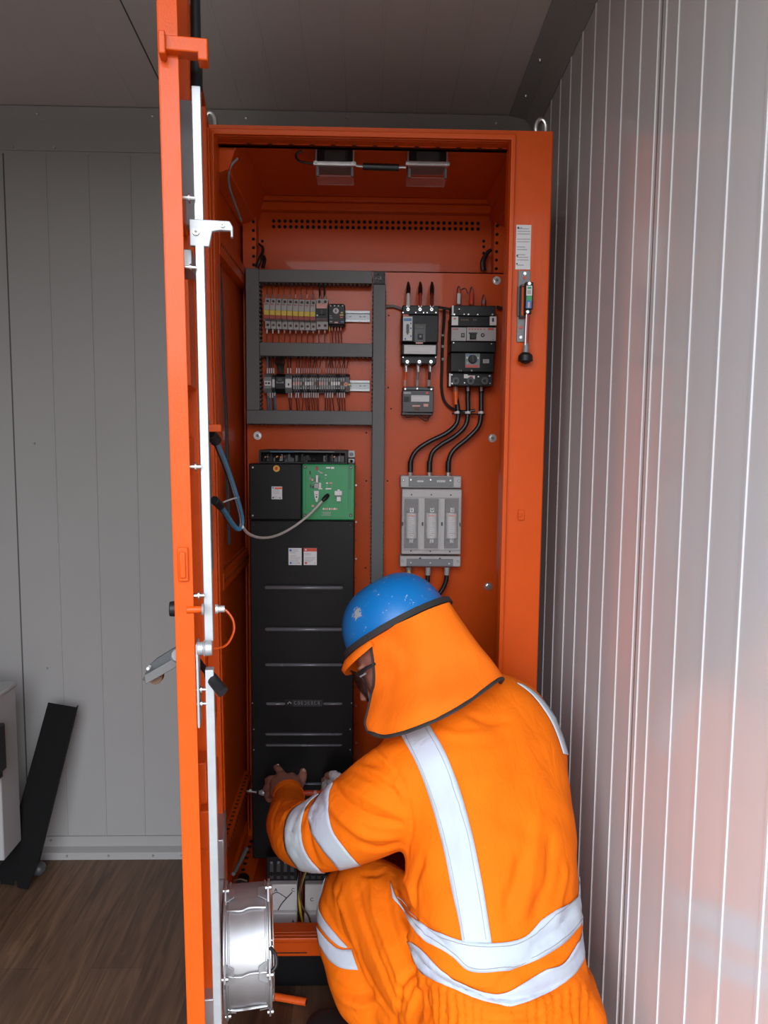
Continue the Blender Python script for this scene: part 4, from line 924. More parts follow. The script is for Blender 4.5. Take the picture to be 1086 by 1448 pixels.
for k in range(8): b.pbox(618+k*1.5, 679, 619+k*1.5, 682, YF_+.0235, YF_+.024, 'whitep')
build('printed_marks', b, None, t)
b = MB()
for px, py, r_ in ((581, 678.5, .0042), (609, 678.5, .0045), (637, 679.5, .0042), (570.5, 679, .0035), (649, 680, .0035), (581, 795.5, .004), (608.5, 796, .0042), (635, 797, .004), (569, 793, .003), (647.5, 794, .003)):
    b = MB(); c = at(px, py, YF_+.0235); b.cyl(c+Vector((0, .003, 0)), c, r_, None, 16, 'greyd'); b.cyl(c, c+Vector((0, -.0004, 0)), r_*.55, None, 12, 'lug'); build('screw', b, None, t)
b = MB()
for px, py, r_, yy in ((582, 699.5, .0022, .002), (610, 699.5, .0022, .002), (637.5, 700, .0022, .002), (581, 779, .0022, .002), (608.5, 779.5, .0022, .002), (636, 780, .0022, .002), (594, 789.5, .003, .028), (622, 790, .003, .028)):
    b = MB(); c = at(px, py, YF_+yy); b.cyl(c, c+Vector((0, -.0008, 0)), r_, None, 10, 'ink'); build('moulded_mark', b, None, t)
for px, py in ((569.5, 741), (597.5, 741), (625, 741), (650.5, 742)):
    b = MB(); b.pbox(px-1, py-2.5, px+1, py+2.5, YF_-.002, YF_+.003, 'ink'); build('latch_slot', b, None, t)
for i, px in enumerate((581.5, 610.2, 638.5)):
    b = MB(); xa, xb = fx(px-10.3, YF_, 740), fx(px+10.3, YF_, 740); z0, z1 = fz(776, YF_, px), fz(705, YF_, px)
    b.box(xa+.001, xb-.001, YF_+.0012, YF_+.002, z0+.001, z1-.001, 'duct'); build('window_recess', b, None, t)
    b = MB(); c0 = at(px, 760.5, YF_); c1 = at(px, 725, YF_)
    b.cyl(c0, c1, .0145, None, 24, 'whitep'); b.box(c0.x-.010, c0.x+.010, YF_-.0148, YF_-.0135, c1.z-.010, c1.z-.004, 'wire_pink')
    rr2 = random.Random(i)
    for k in range(9): z = c0.z+.008+k*.0058; b.box(c0.x-.008+.004*rr2.random(), c0.x+.008-.007*rr2.random(), YF_-.0150, YF_-.0142, z, z+.0012, 'greyink' if k > 1 else 'ink')
    fu = build('fuse', b, None, t, .0005); fu['label'] = 'white ceramic fuse body with printed strip'
    b = MB()
    for zz, s in ((c1.z, 1), (c0.z, -1)):
        b.cyl((c0.x, YF_, zz), (c0.x, YF_, zz+s*.003), .0155, None, 20, 'greyd'); b.box(c0.x-.005, c0.x+.005, YF_-.008, YF_, zz, zz+s*.014, 'lug'); b.ell((c0.x, YF_-.010, zz+s*.010), (.0035, 0, 0), (0, .0035, 0), (0, 0, .0055), 12, 8, 'lug')
    build('fuse_cap', b, None, fu)
    b = MB(); p = .0015
    # clear bulging cover: open-backed shell
    frame(b, xa, xb, z0, z1, xa+p, xb-p, z0+p, z1-p, YF_-.022, YF_+.002, 'clear'); b.box(xa, xb, YF_-.0235, YF_-.022, z0, z1, 'clear'); build('clear_window', b, None, t, .001)
for i, (pts, m_, lab) in enumerate((([(578, 802), (578, 813), (577, 830)], 'yellow', 'yellow-green cable leaving the fuse holder base behind the blue helmet'), ([(605.5, 802), (605, 812), (604, 826), (600, 842)], 'greyd', 'middle cable with grey sleeve leaving the fuse holder base'), ([(632, 802), (631.5, 812), (631, 820), (626, 833), (616, 846)], 'wire_pink', 'rightmost black cable bending left below the fuse holder'))):
    b = MB(); b.tube([at(px, py, YQ) for px, py in pts], .0066, 12, 'cable' if i else 'dark'); o = tag(build('outgoing_cable', b), lab, 'cable')
    b = MB(); b.tube([at(pts[0][0], 802, YQ), at(pts[1][0], 813, YQ)], .0075, 12, 'grey' if i else 'greyd'); build('cable_sleeve', b, None, o)
    if i == 0: b = MB(); b.prism([(at(575, 811, YQ).x, at(575, 811, YQ).z), (at(581, 811, YQ).x, at(581, 811, YQ).z), (at(578, 804, YQ).x, at(578, 804, YQ).z)], 'y', YQ-.009, YQ-.0073, 'yellow'); build('yellow_flash', b, None, o)['label'] = 'yellow triangle mark'

# ================================================================ LEVER UNIT ON THE RIGHT COLUMN
YH = YC
t = thing('limit_switch', 'door limit switch with green label and hanging black knob on the right column', 'switch', tuple(at(742, 510, YC-.02)))
b = MB(); a = at(732, 383, YH); 
p = [at(732.5, 383.5, YH), at(749.5, 383.5, YH), at(748.5, 420, YH), at(743, 484, YH), at(730, 484, YH)]
b.add([(q.x, YH-dy, q.z) for dy in (.006, 0) for q in p], [tuple(range(5))[::-1], tuple(range(5, 10))]+[(i, (i+1) % 5, 5+(i+1) % 5, 5+i) for i in range(5)], 'greyd'); b.pbox(731.5, 405, 736, 447, YH-.010, YH-.006, 'dark'); build('mounting_bracket', b, None, t, .0008)
b = MB()
for px, py, m_ in ((742, 387, 'lug'), (742, 393, 'red'), (736, 463, 'red'), (736.5, 477, 'lug')):
    c = at(px, py, YH-.006); b.cyl(c, c+Vector((0, -.002, 0)), .0035, None, 12, m_)
build('bracket_screw', b, None, t)
b = MB(); b.pbox(736, 403, 743, 450, YH-.014, YH-.006, 'paint'); b.pbox(735.5, 403, 737.5, 450, YH-.018, YH-.006, 'black'); b.pbox(736, 446, 744, 449, YH-.018, YH-.006, 'black'); b.pbox(737, 402, 744, 405, YH-.018, YH-.006, 'wire_red'); build('guide', b, None, t, .0008)
b = MB(); b.pbox(743, 398.5, 754, 437, YH-.034, YH-.012, 'black'); b.pbox(742, 437, 751.5, 444, YH-.030, YH-.012, 'black'); build('switch_body', b, None, t, .0016)
b = MB(); y = YH-.034; b.pbox(744.5, 404, 752.5, 418, y-.0008, y, 'whitep'); b.pbox(746, 405.5, 751.5, 408.5, y-.0014, y-.0006, 'green'); b.pbox(744.5, 418.5, 752, 425, y-.0012, y, 'green'); b.pbox(744, 425, 751.5, 436, y-.0008, y, 'blue'); b.pbox(746.5, 427, 749, 435, y-.0014, y-.0006, 'wire_pink'); b.pbox(745.5, 410, 751, 416, y-.0012, y-.0006, 'grey')
build('switch_label', b, None, t)['label'] = 'green, white and blue printed label'
b = MB()
for px, py in ((748.5, 401), (746, 441)): c = at(px, py, YH-.034); b.cyl(c+Vector((0, .006, 0)), c+Vector((0, -.0015, 0)), .0035, None, 14, 'lug')
build('switch_screw', b, None, t)
b = MB(); b.cyl(at(746, 443, YH-.024), at(744, 490, YH-.024), .0048, None, 14, 'redd'); b.cyl(at(744.6, 443, YH-.028), at(742.8, 488, YH-.028), .0014, None, 8, 'lug'); b.cyl(at(744, 486, YH-.024), at(743.4, 500, YH-.024), .006, .0068, 14, 'greyd'); build('plunger_rod', b, None, t)['label'] = 'reddish rod'
b = MB(); c = at(743, 506, YH-.024)
b.ell(c, (.0165, 0, 0), (0, .014, 0), (0, 0, .0135), 20, 12, 'black'); b.cyl(c+Vector((0, 0, -.008)), c+Vector((0, 0, .007)), .0168, .015, 12, 'black'); build('knob', b, None, t, .0015)['label'] = 'black rounded knob'

# ================================================================ VARIABLE SPEED DRIVE
YD = 1.95
t = thing('variable_speed_drive', 'tall black drive unit with a green control panel, left half of the cabinet', 'drive unit', tuple(at(428, 1213, 2.07)))
dx0 = at(354, 800, YD).x+.001; dx1 = at(500.5, 800, YD).x
zt_, z1_, z2_ = fz(656, YD, 428), fz(735.5, YD, 428), fz(1213, YD, 428)
b = MB(); b.box(dx0+.002, dx1-.001, YD+.006, YP-.001, z2_+.004, zt_-.003, 'blackm'); build('chassis', b, None, t, .002)
xm = fx(427, YD, 690)
b = MB(); b.box(dx0-.002, xm-.0008, YD-.004, YD+.02, z1_+.001, zt_, 'blackm'); pan = build('upper_cover', b, None, t, .0025)
for px, py in ((357.5, 661), (423, 660.5), (357.5, 729), (423, 730)):
    b = MB(); c = at(px, py, YD-.004); b.cyl(c, c+Vector((0, -.0012, 0)), .0022, None, 10, 'steel' if px < 400 else 'void'); build('cover_screw', b, None, pan)
b = MB(); c = at(391, 662.5, YD-.004); b.cyl(c, c+Vector((0, -.0012, 0)), .0082, None, 24, 'yellow'); b.cyl(c+Vector((0, -.0012, 0)), c+Vector((0, -.0015, 0)), .0052, None, 20, 'wire_or'); b.box(c.x-.001, c.x+.001, c.y-.0019, c.y-.0014, c.z-.003, c.z+.003, 'ink'); build('warning_disc', b, None, pan)['label'] = 'round yellow-orange warning sticker'
sticker('rating_sticker', 384, 688, 399, 706, YD-.004, pan, 8, dots=((.15, .1, .08, 'blue'), (.15, .88, .08, 'ink'), (.8, .9, .06, 'ink')), seed=11)
b = MB(); a = at(387, 688.6, YD-.0052); b.box(a.x+.003, a.x+.022, YD-.0056, YD-.005, a.z-.005, a.z-.001, 'wire_or'); build('sticker_heading', b, None, pan)
# green panel
b = MB(); b.box(xm+.0008, dx1+.0005, YD-.005, YD+.02, z1_+.001, zt_, 'green'); gp = build('green_panel', b, None, t, .003); gp['label'] = 'bright green control panel'
yg = YD-.005; b = MB()
for (x_0, y_0, x_1, y_1) in ((431.5, 665, 432.8, 722), (434.5, 659, 492, 659.8), (492, 672, 493.2, 723), (434, 731.3, 492, 731.9), (470, 711, 485, 711.6), (495, 660, 495.5, 730)): b.pbox(x_0, y_0, x_1, y_1, yg-.0006, yg, 'greend')
b.pbox(492, 659, 497.5, 692, yg-.0003, yg, 'greend')
build('panel_relief', b, None, gp)
b = MB(); rr3 = random.Random(21)
def gb(x_0, y_0, x_1, y_1, m_='whitep', h=.002):
    if h > .003: c_ = MB(); c_.pbox(x_0, y_0, x_1, y_1, yg-h, yg, m_); build('socket', c_, None, gp, .0004)
    else: b.pbox(x_0, y_0, x_1, y_1, yg-h, yg, m_)
gb(446.5, 660, 450, 664.5, 'redd'); gb(461, 660.3, 467, 662.5); gb(468, 660.3, 472.5, 663); gb(446.5, 672, 449.8, 682.5, 'whitep', .006); gb(445.5, 676, 446.6, 681, 'ink'); gb(450, 676, 451.2, 682, 'ink')
gb(444.5, 684, 450.5, 690.5, 'grey', .004); gb(451, 682.5, 454, 690.5, 'whitep', .004); gb(450, 690.3, 456, 692, 'whitep'); gb(437.5, 666, 439.5, 671, 'ink'); gb(437, 674, 440.5, 679, 'greyd', .004); gb(440.5, 677, 443, 680, 'wire_pink'); gb(438.5, 685, 440, 690, 'ink'); gb(441, 687, 444, 690.5, 'ink')
gb(452, 667, 456.5, 669.5, 'grey'); gb(459.5, 671, 462, 672.6); gb(459.5, 675.5, 461, 677, 'grey'); gb(461, 682.2, 464, 684.2); gb(466, 682.2, 470, 684.2, 'wire_pink'); gb(460.5, 690.2, 468.5, 692.2); gb(462, 685, 462.6, 689.5, 'grey'); gb(468.6, 685, 469.2, 689.5, 'grey')
for k in range(18):
    x = 442+rr3.random()*13; y = 665+rr3.random()*24; gb(x, y, x+1.4, y+.9, rr3.choice(['grey', 'green', 'whitep', 'ink', 'greend']))
gb(440.5, 714, 444, 716.8, 'wire_pink')
for k, c in enumerate((456.5, 459.3, 461.8, 465, 467.6, 470.2, 472.4, 475)): gb(c, 718.2+(k % 2)*.3, c+1.9, 721, 'wire_pink' if k % 3 else 'whitep', .0012)
for y in (724, 728): gb(455, y, 468, y+.7, 'grey', .001)
for k in range(5): gb(457+k*2.2, 725.6, 458.3+k*2.2, 727, 'grey', .001)
build('printed_diagram', b, None, gp)
b = MB(); p = [(444, 694), (451, 694), (450.5, 703), (449, 709.5), (446.8, 709.5), (445, 703)]; q = [at(x, y, yg) for x, y in p]
b.add([(v.x, yg-dy, v.z) for dy in (.004, 0) for v in q], [tuple(range(6))[::-1], tuple(range(6, 12))]+[(i, (i+1) % 6, 6+(i+1) % 6, 6+i) for i in range(6)], 'whitep'); b.pbox(446, 699, 449, 699.8, yg-.0046, yg-.004, 'ink'); b.pbox(446.5, 701.5, 448.5, 704, yg-.0046, yg-.004, 'ink'); build('warning_tag', b, None, gp, .0004)
b = MB(); b.pbox(473, 694.3, 483.5, 700.5, yg-.009, yg, 'whitep'); b.pbox(477, 692, 480.5, 694.5, yg-.006, yg, 'whitep'); b.pbox(474.5, 700.5, 482, 702.5, yg-.006, yg, 'greyd'); b.pbox(476, 702.5, 481.8, 709, yg-.007, yg, 'whitep'); build('plug_diagram', b, None, gp, .0006)
for px, py in ((431.5, 660.3), (496.3, 660.8), (496, 728.8), (431, 728.5)):
    b = MB(); c = at(px, py, yg); b.cyl(c, c+Vector((0, -.002, 0)), .0042, None, 16, 'ink'); b.cyl(c+Vector((0, -.002, 0)), c+Vector((0, -.0024, 0)), .0018, None, 10, 'grey'); build('panel_screw', b, None, gp)
b = MB(); c = at(463.5, 700.5, yg); b.cyl(c, c+Vector((0, -.003, 0)), .0052, None, 20, 'ink'); build('data_socket', b, None, gp)
# upper tray
b = MB(); yt = YD+.10; b.pbox(367, 640, 490, 657, yt, YP-.002, 'void'); frame(b, fx(366, yt-.03), fx(491, yt-.03), fz(656, yt-.03), fz(637, yt-.03, 428), fx(369, yt-.03), fx(488, yt-.03), fz(654, yt-.03), fz(640, yt-.03, 428), yt-.03, YP-.002, 'black'); rr4 = random.Random(4)
for k in range(46):
    x = 371+rr4.random()*112; b.pbox(x, 641.5+rr4.random()*8, x+1+rr4.random()*4, 650+rr4.random()*5, yt-.012*rr4.random()-.001, yt, rr4.choice(['dark', 'black', 'black', 'greyd', 'dark']))
for k in range(12):
    x = (372 if k < 7 else 470)+rr4.random()*(30 if k < 7 else 9); b.pbox(x, 644+rr4.random()*2, x+1.6, 645.6+rr4.random()*2, yt-.014, yt, rr4.choice(['copper', 'wire_pink', 'redd']))
b.pbox(382, 638.2, 415, 639.6, yt-.034, yt-.03, 'bluew'); b.pbox(415, 638.4, 473, 639.4, yt-.033, yt-.03, 'greyd')
build('terminal_tray', b, None, t)
b = MB(); b.pbox(492, 637, 502, 647, YP-.02, YP-.001, 'aluw'); b.pbox(492.5, 648.5, 501.5, 655, YP-.035, YP-.001, 'aluw'); c = at(497, 642, YP-.02); b.cyl(c, c+Vector((0, -.004, 0)), .0055, None, 6, 'greyd'); c = at(497, 652, YP-.035); b.cyl(c, c+Vector((0, -.003, 0)), .004, None, 12, 'void'); build('fixing_ear', b, None, t, .001)
# lower cover with louvres
b = MB(); b.box(dx0-.001, dx1, YD-.003, YD+.02, z2_, z1_-.0012, 'blackm'); lc = build('lower_cover', b, None, t, .0025)
def louvre(pxa, pxb, py, h=3.2):
    h *= 1.35
    b = MB(); yl = YD-.003; z = fz(py, yl, 428); xa, xb = fx(pxa, yl, 800), fx(pxb, yl, 800); r = h*yl/FL
    v = []; N_ = 8
    for x, s in ((xa, 0), (xa+.004, 1), (xb-.004, 1), (xb, 0)):
        for k in range(N_+1):
            a = math.pi*k/N_; v.append((x, yl-.0005-.006*s*math.sin(a), z+(r*.5*math.cos(a))*(.6+.4*s)))
    n = N_+1; fs = [(i*n+k, (i+1)*n+k, (i+1)*n+k+1, i*n+k+1) for i in range(3) for k in range(N_)]
    b.add(v, fs, 'blacklit'); b.box(xa-.001, xb+.002, yl-.0006, yl+.0005, z+r*.35, z+r*1.05, 'void'); build('louvre', b, None, lc, angle=60)  # dark strip painted in for the shaded top of the groove
M['blacklit'] = mat('lit_louvre_edge', (.11, .112, .118), .25, var=.05)  # black paint lightened: the light on the groove lip is in the colour
for py, h in ((831, 4), (890, 4), (940, 3.4), (1038, 2.4), (1053.5, 2.2), (1108, 2.6)): louvre(374, 485, py, h)
louvre(375, 403, 995, 3); louvre(457, 485, 995, 3)
b = MB(); yl = YD-.003; b.pbox(403, 989, 457, 998.5, yl-.0015, yl, 'black'); frame(b, fx(413.5, yl), fx(455.5, yl), fz(998, yl, 428), fz(990, yl, 428), fx(414.2, yl), fx(454.8, yl), fz(997.3, yl, 428), fz(990.7, yl, 428), yl-.0022, yl-.0015, 'dark')
for sx in (-1, 1): 
    a0 = at(409.5, 992, yl); a1 = at(409.5+sx*2.8, 994.8, yl); b.cyl((a0.x, yl-.002, a0.z), (a1.x, yl-.002, a1.z), .0009, None, 6, 'grey')
rr5 = random.Random(8)
for k in range(8):
    x = 416+k*4.7; b.pbox(x, 992, x+3, 992.6, yl-.0024, yl-.0015, 'greyd'); b.pbox(x, 995.6, x+3.4, 996.2, yl-.0024, yl-.0015, 'greyd'); b.pbox(x+(k % 2)*2.4, 992, x+.6+(k % 2)*2.4, 996, yl-.0024, yl-.0015, 'greyd'); 
    if k % 3: b.pbox(x, 993.8, x+3, 994.3, yl-.0024, yl-.0015, 'greyd')
build('name_plate', b, None, lc)['label'] = 'small black name plate with a chevron and embossed lettering'
sticker('safety_sticker', 408, 775, 426.5, 799, YD-.003, lc, 10, dots=((.15, .13, .1, 'blue'), (.17, .88, .08, 'blue'), (.8, .88, .06, 'greyink')), seed=3, label='white sticker with blue mark')
sticker('warning_sticker', 429.5, 775, 448, 799, YD-.003, lc, 8, head='red', dots=((.17, .88, .09, 'red'), (.16, .1, .07, 'white'), (.85, .88, .05, 'greyink')), seed=4, label='white sticker with orange-red heading')
for px, py in ((359, 741), (495.5, 742), (359, 1031), (359, 1060), (495, 1031), (495, 1060), (497, 994), (357, 994)):
    b = MB(); c = at(px, py, YD-.003); r_ = .005 if py < 800 else .0016; b.cyl(c, c+Vector((0, -.002, 0)), r_, r_*.8, 14, 'black' if py < 800 else 'lug'); build('cover_screw', b, None, lc)
b = MB()
for k in range(22):
    c = at(503.5, 660+k*26, YP-.002); b.cyl(c, c+Vector((0, -.003, 0)), .0028, None, 8, 'lug' if k % 2 else 'redd')
o = build('side_rivets', b, None, t)

# ================================================================ LOWER CONTACTORS
def contactor(pxa, pxb, label, marks):
    y = 1.87; t = thing('contactor', label, 'contactor', tuple(at((pxa+pxb)/2, 1307, y+.03)))
    b = MB(); b.pbox(pxa, 1251, pxb, 1291, y+.012, 1.945, 'whitep'); b.pbox(pxa-1, 1291, pxb, 1308, y, 1.945, 'whitep'); build('case', b, None, t, .003)
    b = MB(); b.pbox(pxa-4, 1212, pxb, 1250.5, y+.03, 1.946, 'black')
    for k in range(4): x = pxa+k*(pxb-pxa)/4; b.pbox(x, 1222, x+6, 1243, y+.024, y+.03, 'dark'); c = at(x+3, 1236, y+.023); b.cyl(c, c+Vector((0, .003, 0)), .006, None, 14, 'void'); c = at(x+3, 1219, y+.028); b.cyl(c, c+Vector((0, -.004, 0)), .004, None, 10, 'greyd')
    build('terminal_head', b, None, t, .0015)
    b = MB()
    for s, px, py in marks: c = at(px, py, y+.012 if py < 1291 else y); text_mb(b, s, (c.x, c.y, c.z), .013, 'ink')
    if pxb-pxa > 30:
        b.tube([at(384, 1266, y+.010), at(392, 1262, y+.010), at(405, 1270, y+.010)], .0008, 6, 'ink'); b.tube([at(393, 1287, y+.010), at(400, 1276, y+.010), at(413, 1262, y+.010)], .0012, 6, 'ink')
    build('markings', b, None, t)
contactor(381, 420, 'grey and black contactor marked A and C low in the cabinet, beside the fan', (('A', 390, 1258.5), ('C', 414.5, 1258.5), ('A', 414.5, 1303)))
contactor(431, 466, 'grey and black contactor low in the cabinet, half hidden behind the knee', (('C', 441, 1272),))
wire('control_wire', [at(433, 1230, 1.89), at(426, 1250, 1.88), at(423, 1268, 1.87), at(425, 1290, 1.87), at(428, 1304, 1.87)], .003, 'yellow', 'yellow wire hanging between the two low contactors', None)
wire('control_wire', [at(431, 1232, 1.88), at(424, 1258, 1.865), at(427, 1280, 1.86), at(436, 1295, 1.86), at(440, 1308, 1.86)], .0022, 'wood', 'brown wire hanging between the two low contactors', None)
wire('control_wire', [at(427, 1232, 1.92), at(425, 1270, 1.90), at(425, 1303, 1.90)], .007, 'wire_red', 'dark red cable between the two low contactors', None)
b = MB(); c = at(342, 1251, 1.92); b.cyl(c, c+Vector((0, .03, 0)), .016, None, 20, 'black'); b.cyl(c, c+Vector((0, -.003, 0)), .008, None, 12, 'dark'); b.tube([at(329, 1254, 1.93), at(331, 1246, 1.92), at(340, 1243, 1.92), at(350, 1246, 1.92)], .0025, 8, 'wood'); tag(build('round_socket', b, None, None, .001), 'small round black socket low at the left, above the fan', 'socket')
b = MB(); b.tube([at(349, 1200, 2.0), at(338, 1222, 1.93), at(330, 1236, 1.88)], .005, 8, 'greyd', res=10); tag(build('conduit', b), 'thin grey conduit slanting along the base rail, lower left', 'conduit')

# ================================================================ LOOSE CABLES AT THE DOOR
b = MB(); rr6 = random.Random(6)
for k in range(7):
    o_ = rr6.uniform(-1.6, 1.6); m_ = 'bluew' if k < 4 else ('cable' if k < 6 else 'wire_or')
    b.tube([at(302+o_, 618, 1.30), at(312+o_, 640, 1.33), at(324+o_, 672, 1.38), at(334+o_*1.3, 705, 1.42), at(341+o_*1.5, 734, 1.46), at(338+o_, 748, 1.46), at(329+o_, 742, 1.44), at(318+o_, 725, 1.40), at(308+o_, 711, 1.36)], .0042, 8, m_, res=6)
loop = tag(build('cable_loop', b), 'thick loop of blue and black wires hanging from the open door', 'cable loop')
b = MB(); b.cyl(at(297, 613, 1.28), at(306, 624, 1.30), .0095, None, 16, 'black'); build('cable_gland', b, None, loop, .0008); b = MB(); b.cyl(at(303, 707, 1.34), at(312, 716, 1.37), .0075, None, 16, 'black'); build('cable_gland', b, None, loop, .0008)
b = MB(); b.tube([at(316, 710, 1.38), at(327, 706, 1.40), at(338, 703, 1.42)], .0016, 6, 'grey'); build('cable_tie', b, None, loop)
b = MB(); b.tube([at(343, 745, 1.46), at(352, 755, 1.55), at(370, 760.5, 1.66), at(392, 757, 1.77), at(415, 745, 1.85), at(438, 727, 1.90), at(455, 709, 1.925)], .0030, 10, 'cord', res=10)
o = tag(build('data_cable', b), 'pale grey cable sagging from the door loop to the green panel', 'cable')
b = MB(); b.tube([at(456, 708, 1.926), at(460, 704, 1.930), at(463.5, 700.5, 1.938)], [.0042, .0058, .0052], 12, 'black'); build('plug', b, None, o)['label'] = 'black plug'
b = MB(); b.tube([at(306, 858, 1.2), at(318, 862, 1.2), at(328, 874, 1.2), at(331, 889, 1.2), at(326, 904, 1.2), at(317, 914, 1.2), at(300, 918, 1.2)], .0019, 8, 'wire_or', res=8)
tag(build('orange_tube', b), 'thin orange tube curling between door switch and lock', 'tube')
b = MB()
for k in range(9):
    o_ = rr6.uniform(-2.5, 2.5); b.tube([at(309+o_*.2, 330, 1.90), at(311+o_*.6, 380, 1.90), at(314+o_, 450, 1.90), at(316+o_*.8, 520, 1.90), at(320+o_, 600, 1.90), at(322+o_*1.4, 690, 1.90), at(324+o_*.9, 770, 1.90)], .0019, 6, ('cable', 'cable', 'greyd', 'dark', 'cable', 'wire_red', 'bluew', 'cable', 'wood')[k], res=5)
tag(build('cable_harness', b), 'long loose harness of thin dark wires down the cabinet inner left side', 'cable harness')

# ================================================================ THINGS ON THE FLOOR AND AT THE LEFT WALL
# red rod
b = MB(); pa = Vector((0, 0, .011)); qa = at(372, 1407, 1.70); qb = at(433, 1419, 1.66); qa.z = .012; qb.z = .012
pa = CAM+(ray(365, 1405))*((CAM.z-.012)/-ray(365, 1405).z); pb = CAM+(ray(433, 1417))*((CAM.z-.012)/-ray(433, 1417).z)
b.cyl(pa, pb, .0085, None, 18, 'wire_or'); b.cyl(pb, pb+(pb-pa).normalized()*.0008, .006, None, 14, 'void'); tag(build('insulated_rod', b, None, None, .0008), 'short orange tube lying on the floor before the plinth', 'tube')
# leaning black plate
t = thing('cover_plate', 'long black metal plate leaning against the back wall at the left', 'metal plate', (-1.0, 2.2, 0))
Yb, Yt = 2.17, 2.285
def lp(px, py, s): # s = 0 bottom .. 1 top
    return at(px, py, Yb+(Yt-Yb)*s)
ft = [lp(20, 1165, .12), lp(55, 1172, .12), lp(108, 1000, 1), lp(68.5, 993, 1)]
bt = [lp(-4, 1228, 0), lp(2, 1249, -.1), lp(20, 1251, -.1), lp(20, 1244, -.1), lp(25, 1244, -.1), lp(25, 1254, -.12), lp(40, 1257, -.12), lp(53, 1222, -.02)]
b = MB(); poly = [ft[3], lp(8, 1214, .03)]+bt[0:]+[ft[2]]
lo = min(p.z for p in poly)
poly = [Vector((p.x, p.y, p.z-min(lo, 0)*max(0, 1-p.z/.4))) for p in poly]
n = len(poly); nv = Vector((0, -.004, 0))
b.add([p+nv for p in poly]+[p for p in poly], [tuple(range(n)), tuple(range(n, 2*n))[::-1]]+[(i, n+i, n+(i+1) % n, (i+1) % n) for i in range(n)], 'matt')
build('plate', b, None, t, .001)
b = MB()
e0, e1 = poly[0]+nv, poly[-1]+nv
b.box(0, .0001, 2.3, 2.3001, .1, .1001, 'blackm')
b = MB(); p_, q_ = poly[-1], poly[-2]; b.add([p_+nv, q_+nv, q_+Vector((-.002, .018, 0)), p_+Vector((-.002, .018, 0)), p_+nv+Vector((.002, 0, 0)), q_+nv+Vector((.002, 0, 0)), q_+Vector((0, .018, 0)), p_+Vector((0, .018, 0))], [(0,1,2,3),(7,6,5,4),(4,5,1,0),(5,6,2,1),(6,7,3,2),(7,4,0,3)], 'matt'); build('plate_flange', b, None, t)
b = MB(); c = lp(84.5, 1007.5, .97)+nv; b.cyl(c, c+Vector((0, -.0012, 0)), .0045, None, 14, 'grey'); build('fixing_hole', b, None, t)['label'] = 'small pale hole near the top'
b = MB(); b.ell((at(54, 1211, 2.25).x, 2.25, .022), (.022, 0, 0), (0, .022, 0), (0, 0, .021), 20, 12, 'dark'); tag(build('rubber_foot', b), 'small dark rounded foot on the floor behind the leaning plate', 'rubber foot')
# enamel cabinet at the left edge
t = thing('metal_cupboard', 'pale grey metal cupboard cut off by the left edge of the photo', 'cupboard', (-1.2, 2.15, 0))
xr_ = -.998; zc_ = fz(982, 2.07, 0)
b = MB(); b.box(-1.5, xr_, 2.07, 2.18, .15, zc_-.012, 'cream'); build('body', b, None, t, .004)
for xx in (-1.45, -1.13):
    b = MB(); b.box(xx, xx+.03, 2.09, 2.12, 0, .151, 'greyd'); build('leg', b, None, t, .002)
b = MB(); b.box(-1.5, xr_+.004, 2.06, 2.185, zc_-.012, zc_, 'cream'); build('top', b, None, t, .003)
b = MB(); b.box(-1.46, xr_-.012, 2.064, 2.07, .17, zc_-.05, 'cream'); build('door_leaf', b, None, t, .002)
b = MB(); b.box(-1.12, xr_+.022, 1.99, 2.062, fz(1100, 2.0, 0), fz(1034, 2.0, 0), 'black'); b.box(-1.10, xr_+.012, 2.0, 2.06, fz(1112, 2.0, 0), fz(1100, 2.0, 0), 'black'); tag(build('power_tool_case', b, None, None, .003), 'black box fixed on the front of the pale cupboard at the far left', 'box')
# ================================================================ THE WORKER
def V(*a): return Vector(a)
Fd = V(-.42, .90, 0).normalized(); Rd = V(Fd.y, -Fd.x, 0)       # where the torso faces, and the worker's right-hand side
person = thing('person', 'person crouching in orange high-visibility overalls and blue helmet, working on the drive unit', 'person', (.2, 1.4, 0))
def evaluated(o):
    bpy.context.view_layer.update()
    dg = bpy.context.evaluated_depsgraph_get(); me = bpy.data.meshes.new_from_object(o.evaluated_get(dg)); return me
def fuse(name, mb, vox, smooth_it=6, fac=.5):
    me = bpy.data.meshes.new(name); me.from_pydata([tuple(v) for v in mb.v], [], mb.f); me.update()
    bm = bmesh.new(); bm.from_mesh(me); bmesh.ops.recalc_face_normals(bm, faces=bm.faces); bm.to_mesh(me); bm.free()
    o = bpy.data.objects.new(name, me); C.objects.link(o)
    r = o.modifiers.new('r', 'REMESH'); r.mode = 'VOXEL'; r.voxel_size = vox; r.use_smooth_shade = True
    if smooth_it: s = o.modifiers.new('s', 'SMOOTH'); s.iterations = smooth_it; s.factor = fac
    m2 = evaluated(o); bpy.data.objects.remove(o); bpy.data.meshes.remove(me); m2.name = name; return m2
def coords(me):
    co = np.empty(len(me.vertices)*3); me.vertices.foreach_get('co', co); return co.reshape(-1, 3)
def normals(me):
    n = np.empty(len(me.vertices)*3); me.vertex_normals.foreach_get('vector', n); return n.reshape(-1, 3)
def bvh_of(me): return BVHTree.FromPolygons([tuple(v.co) for v in me.vertices], [tuple(p.vertices) for p in me.polygons])
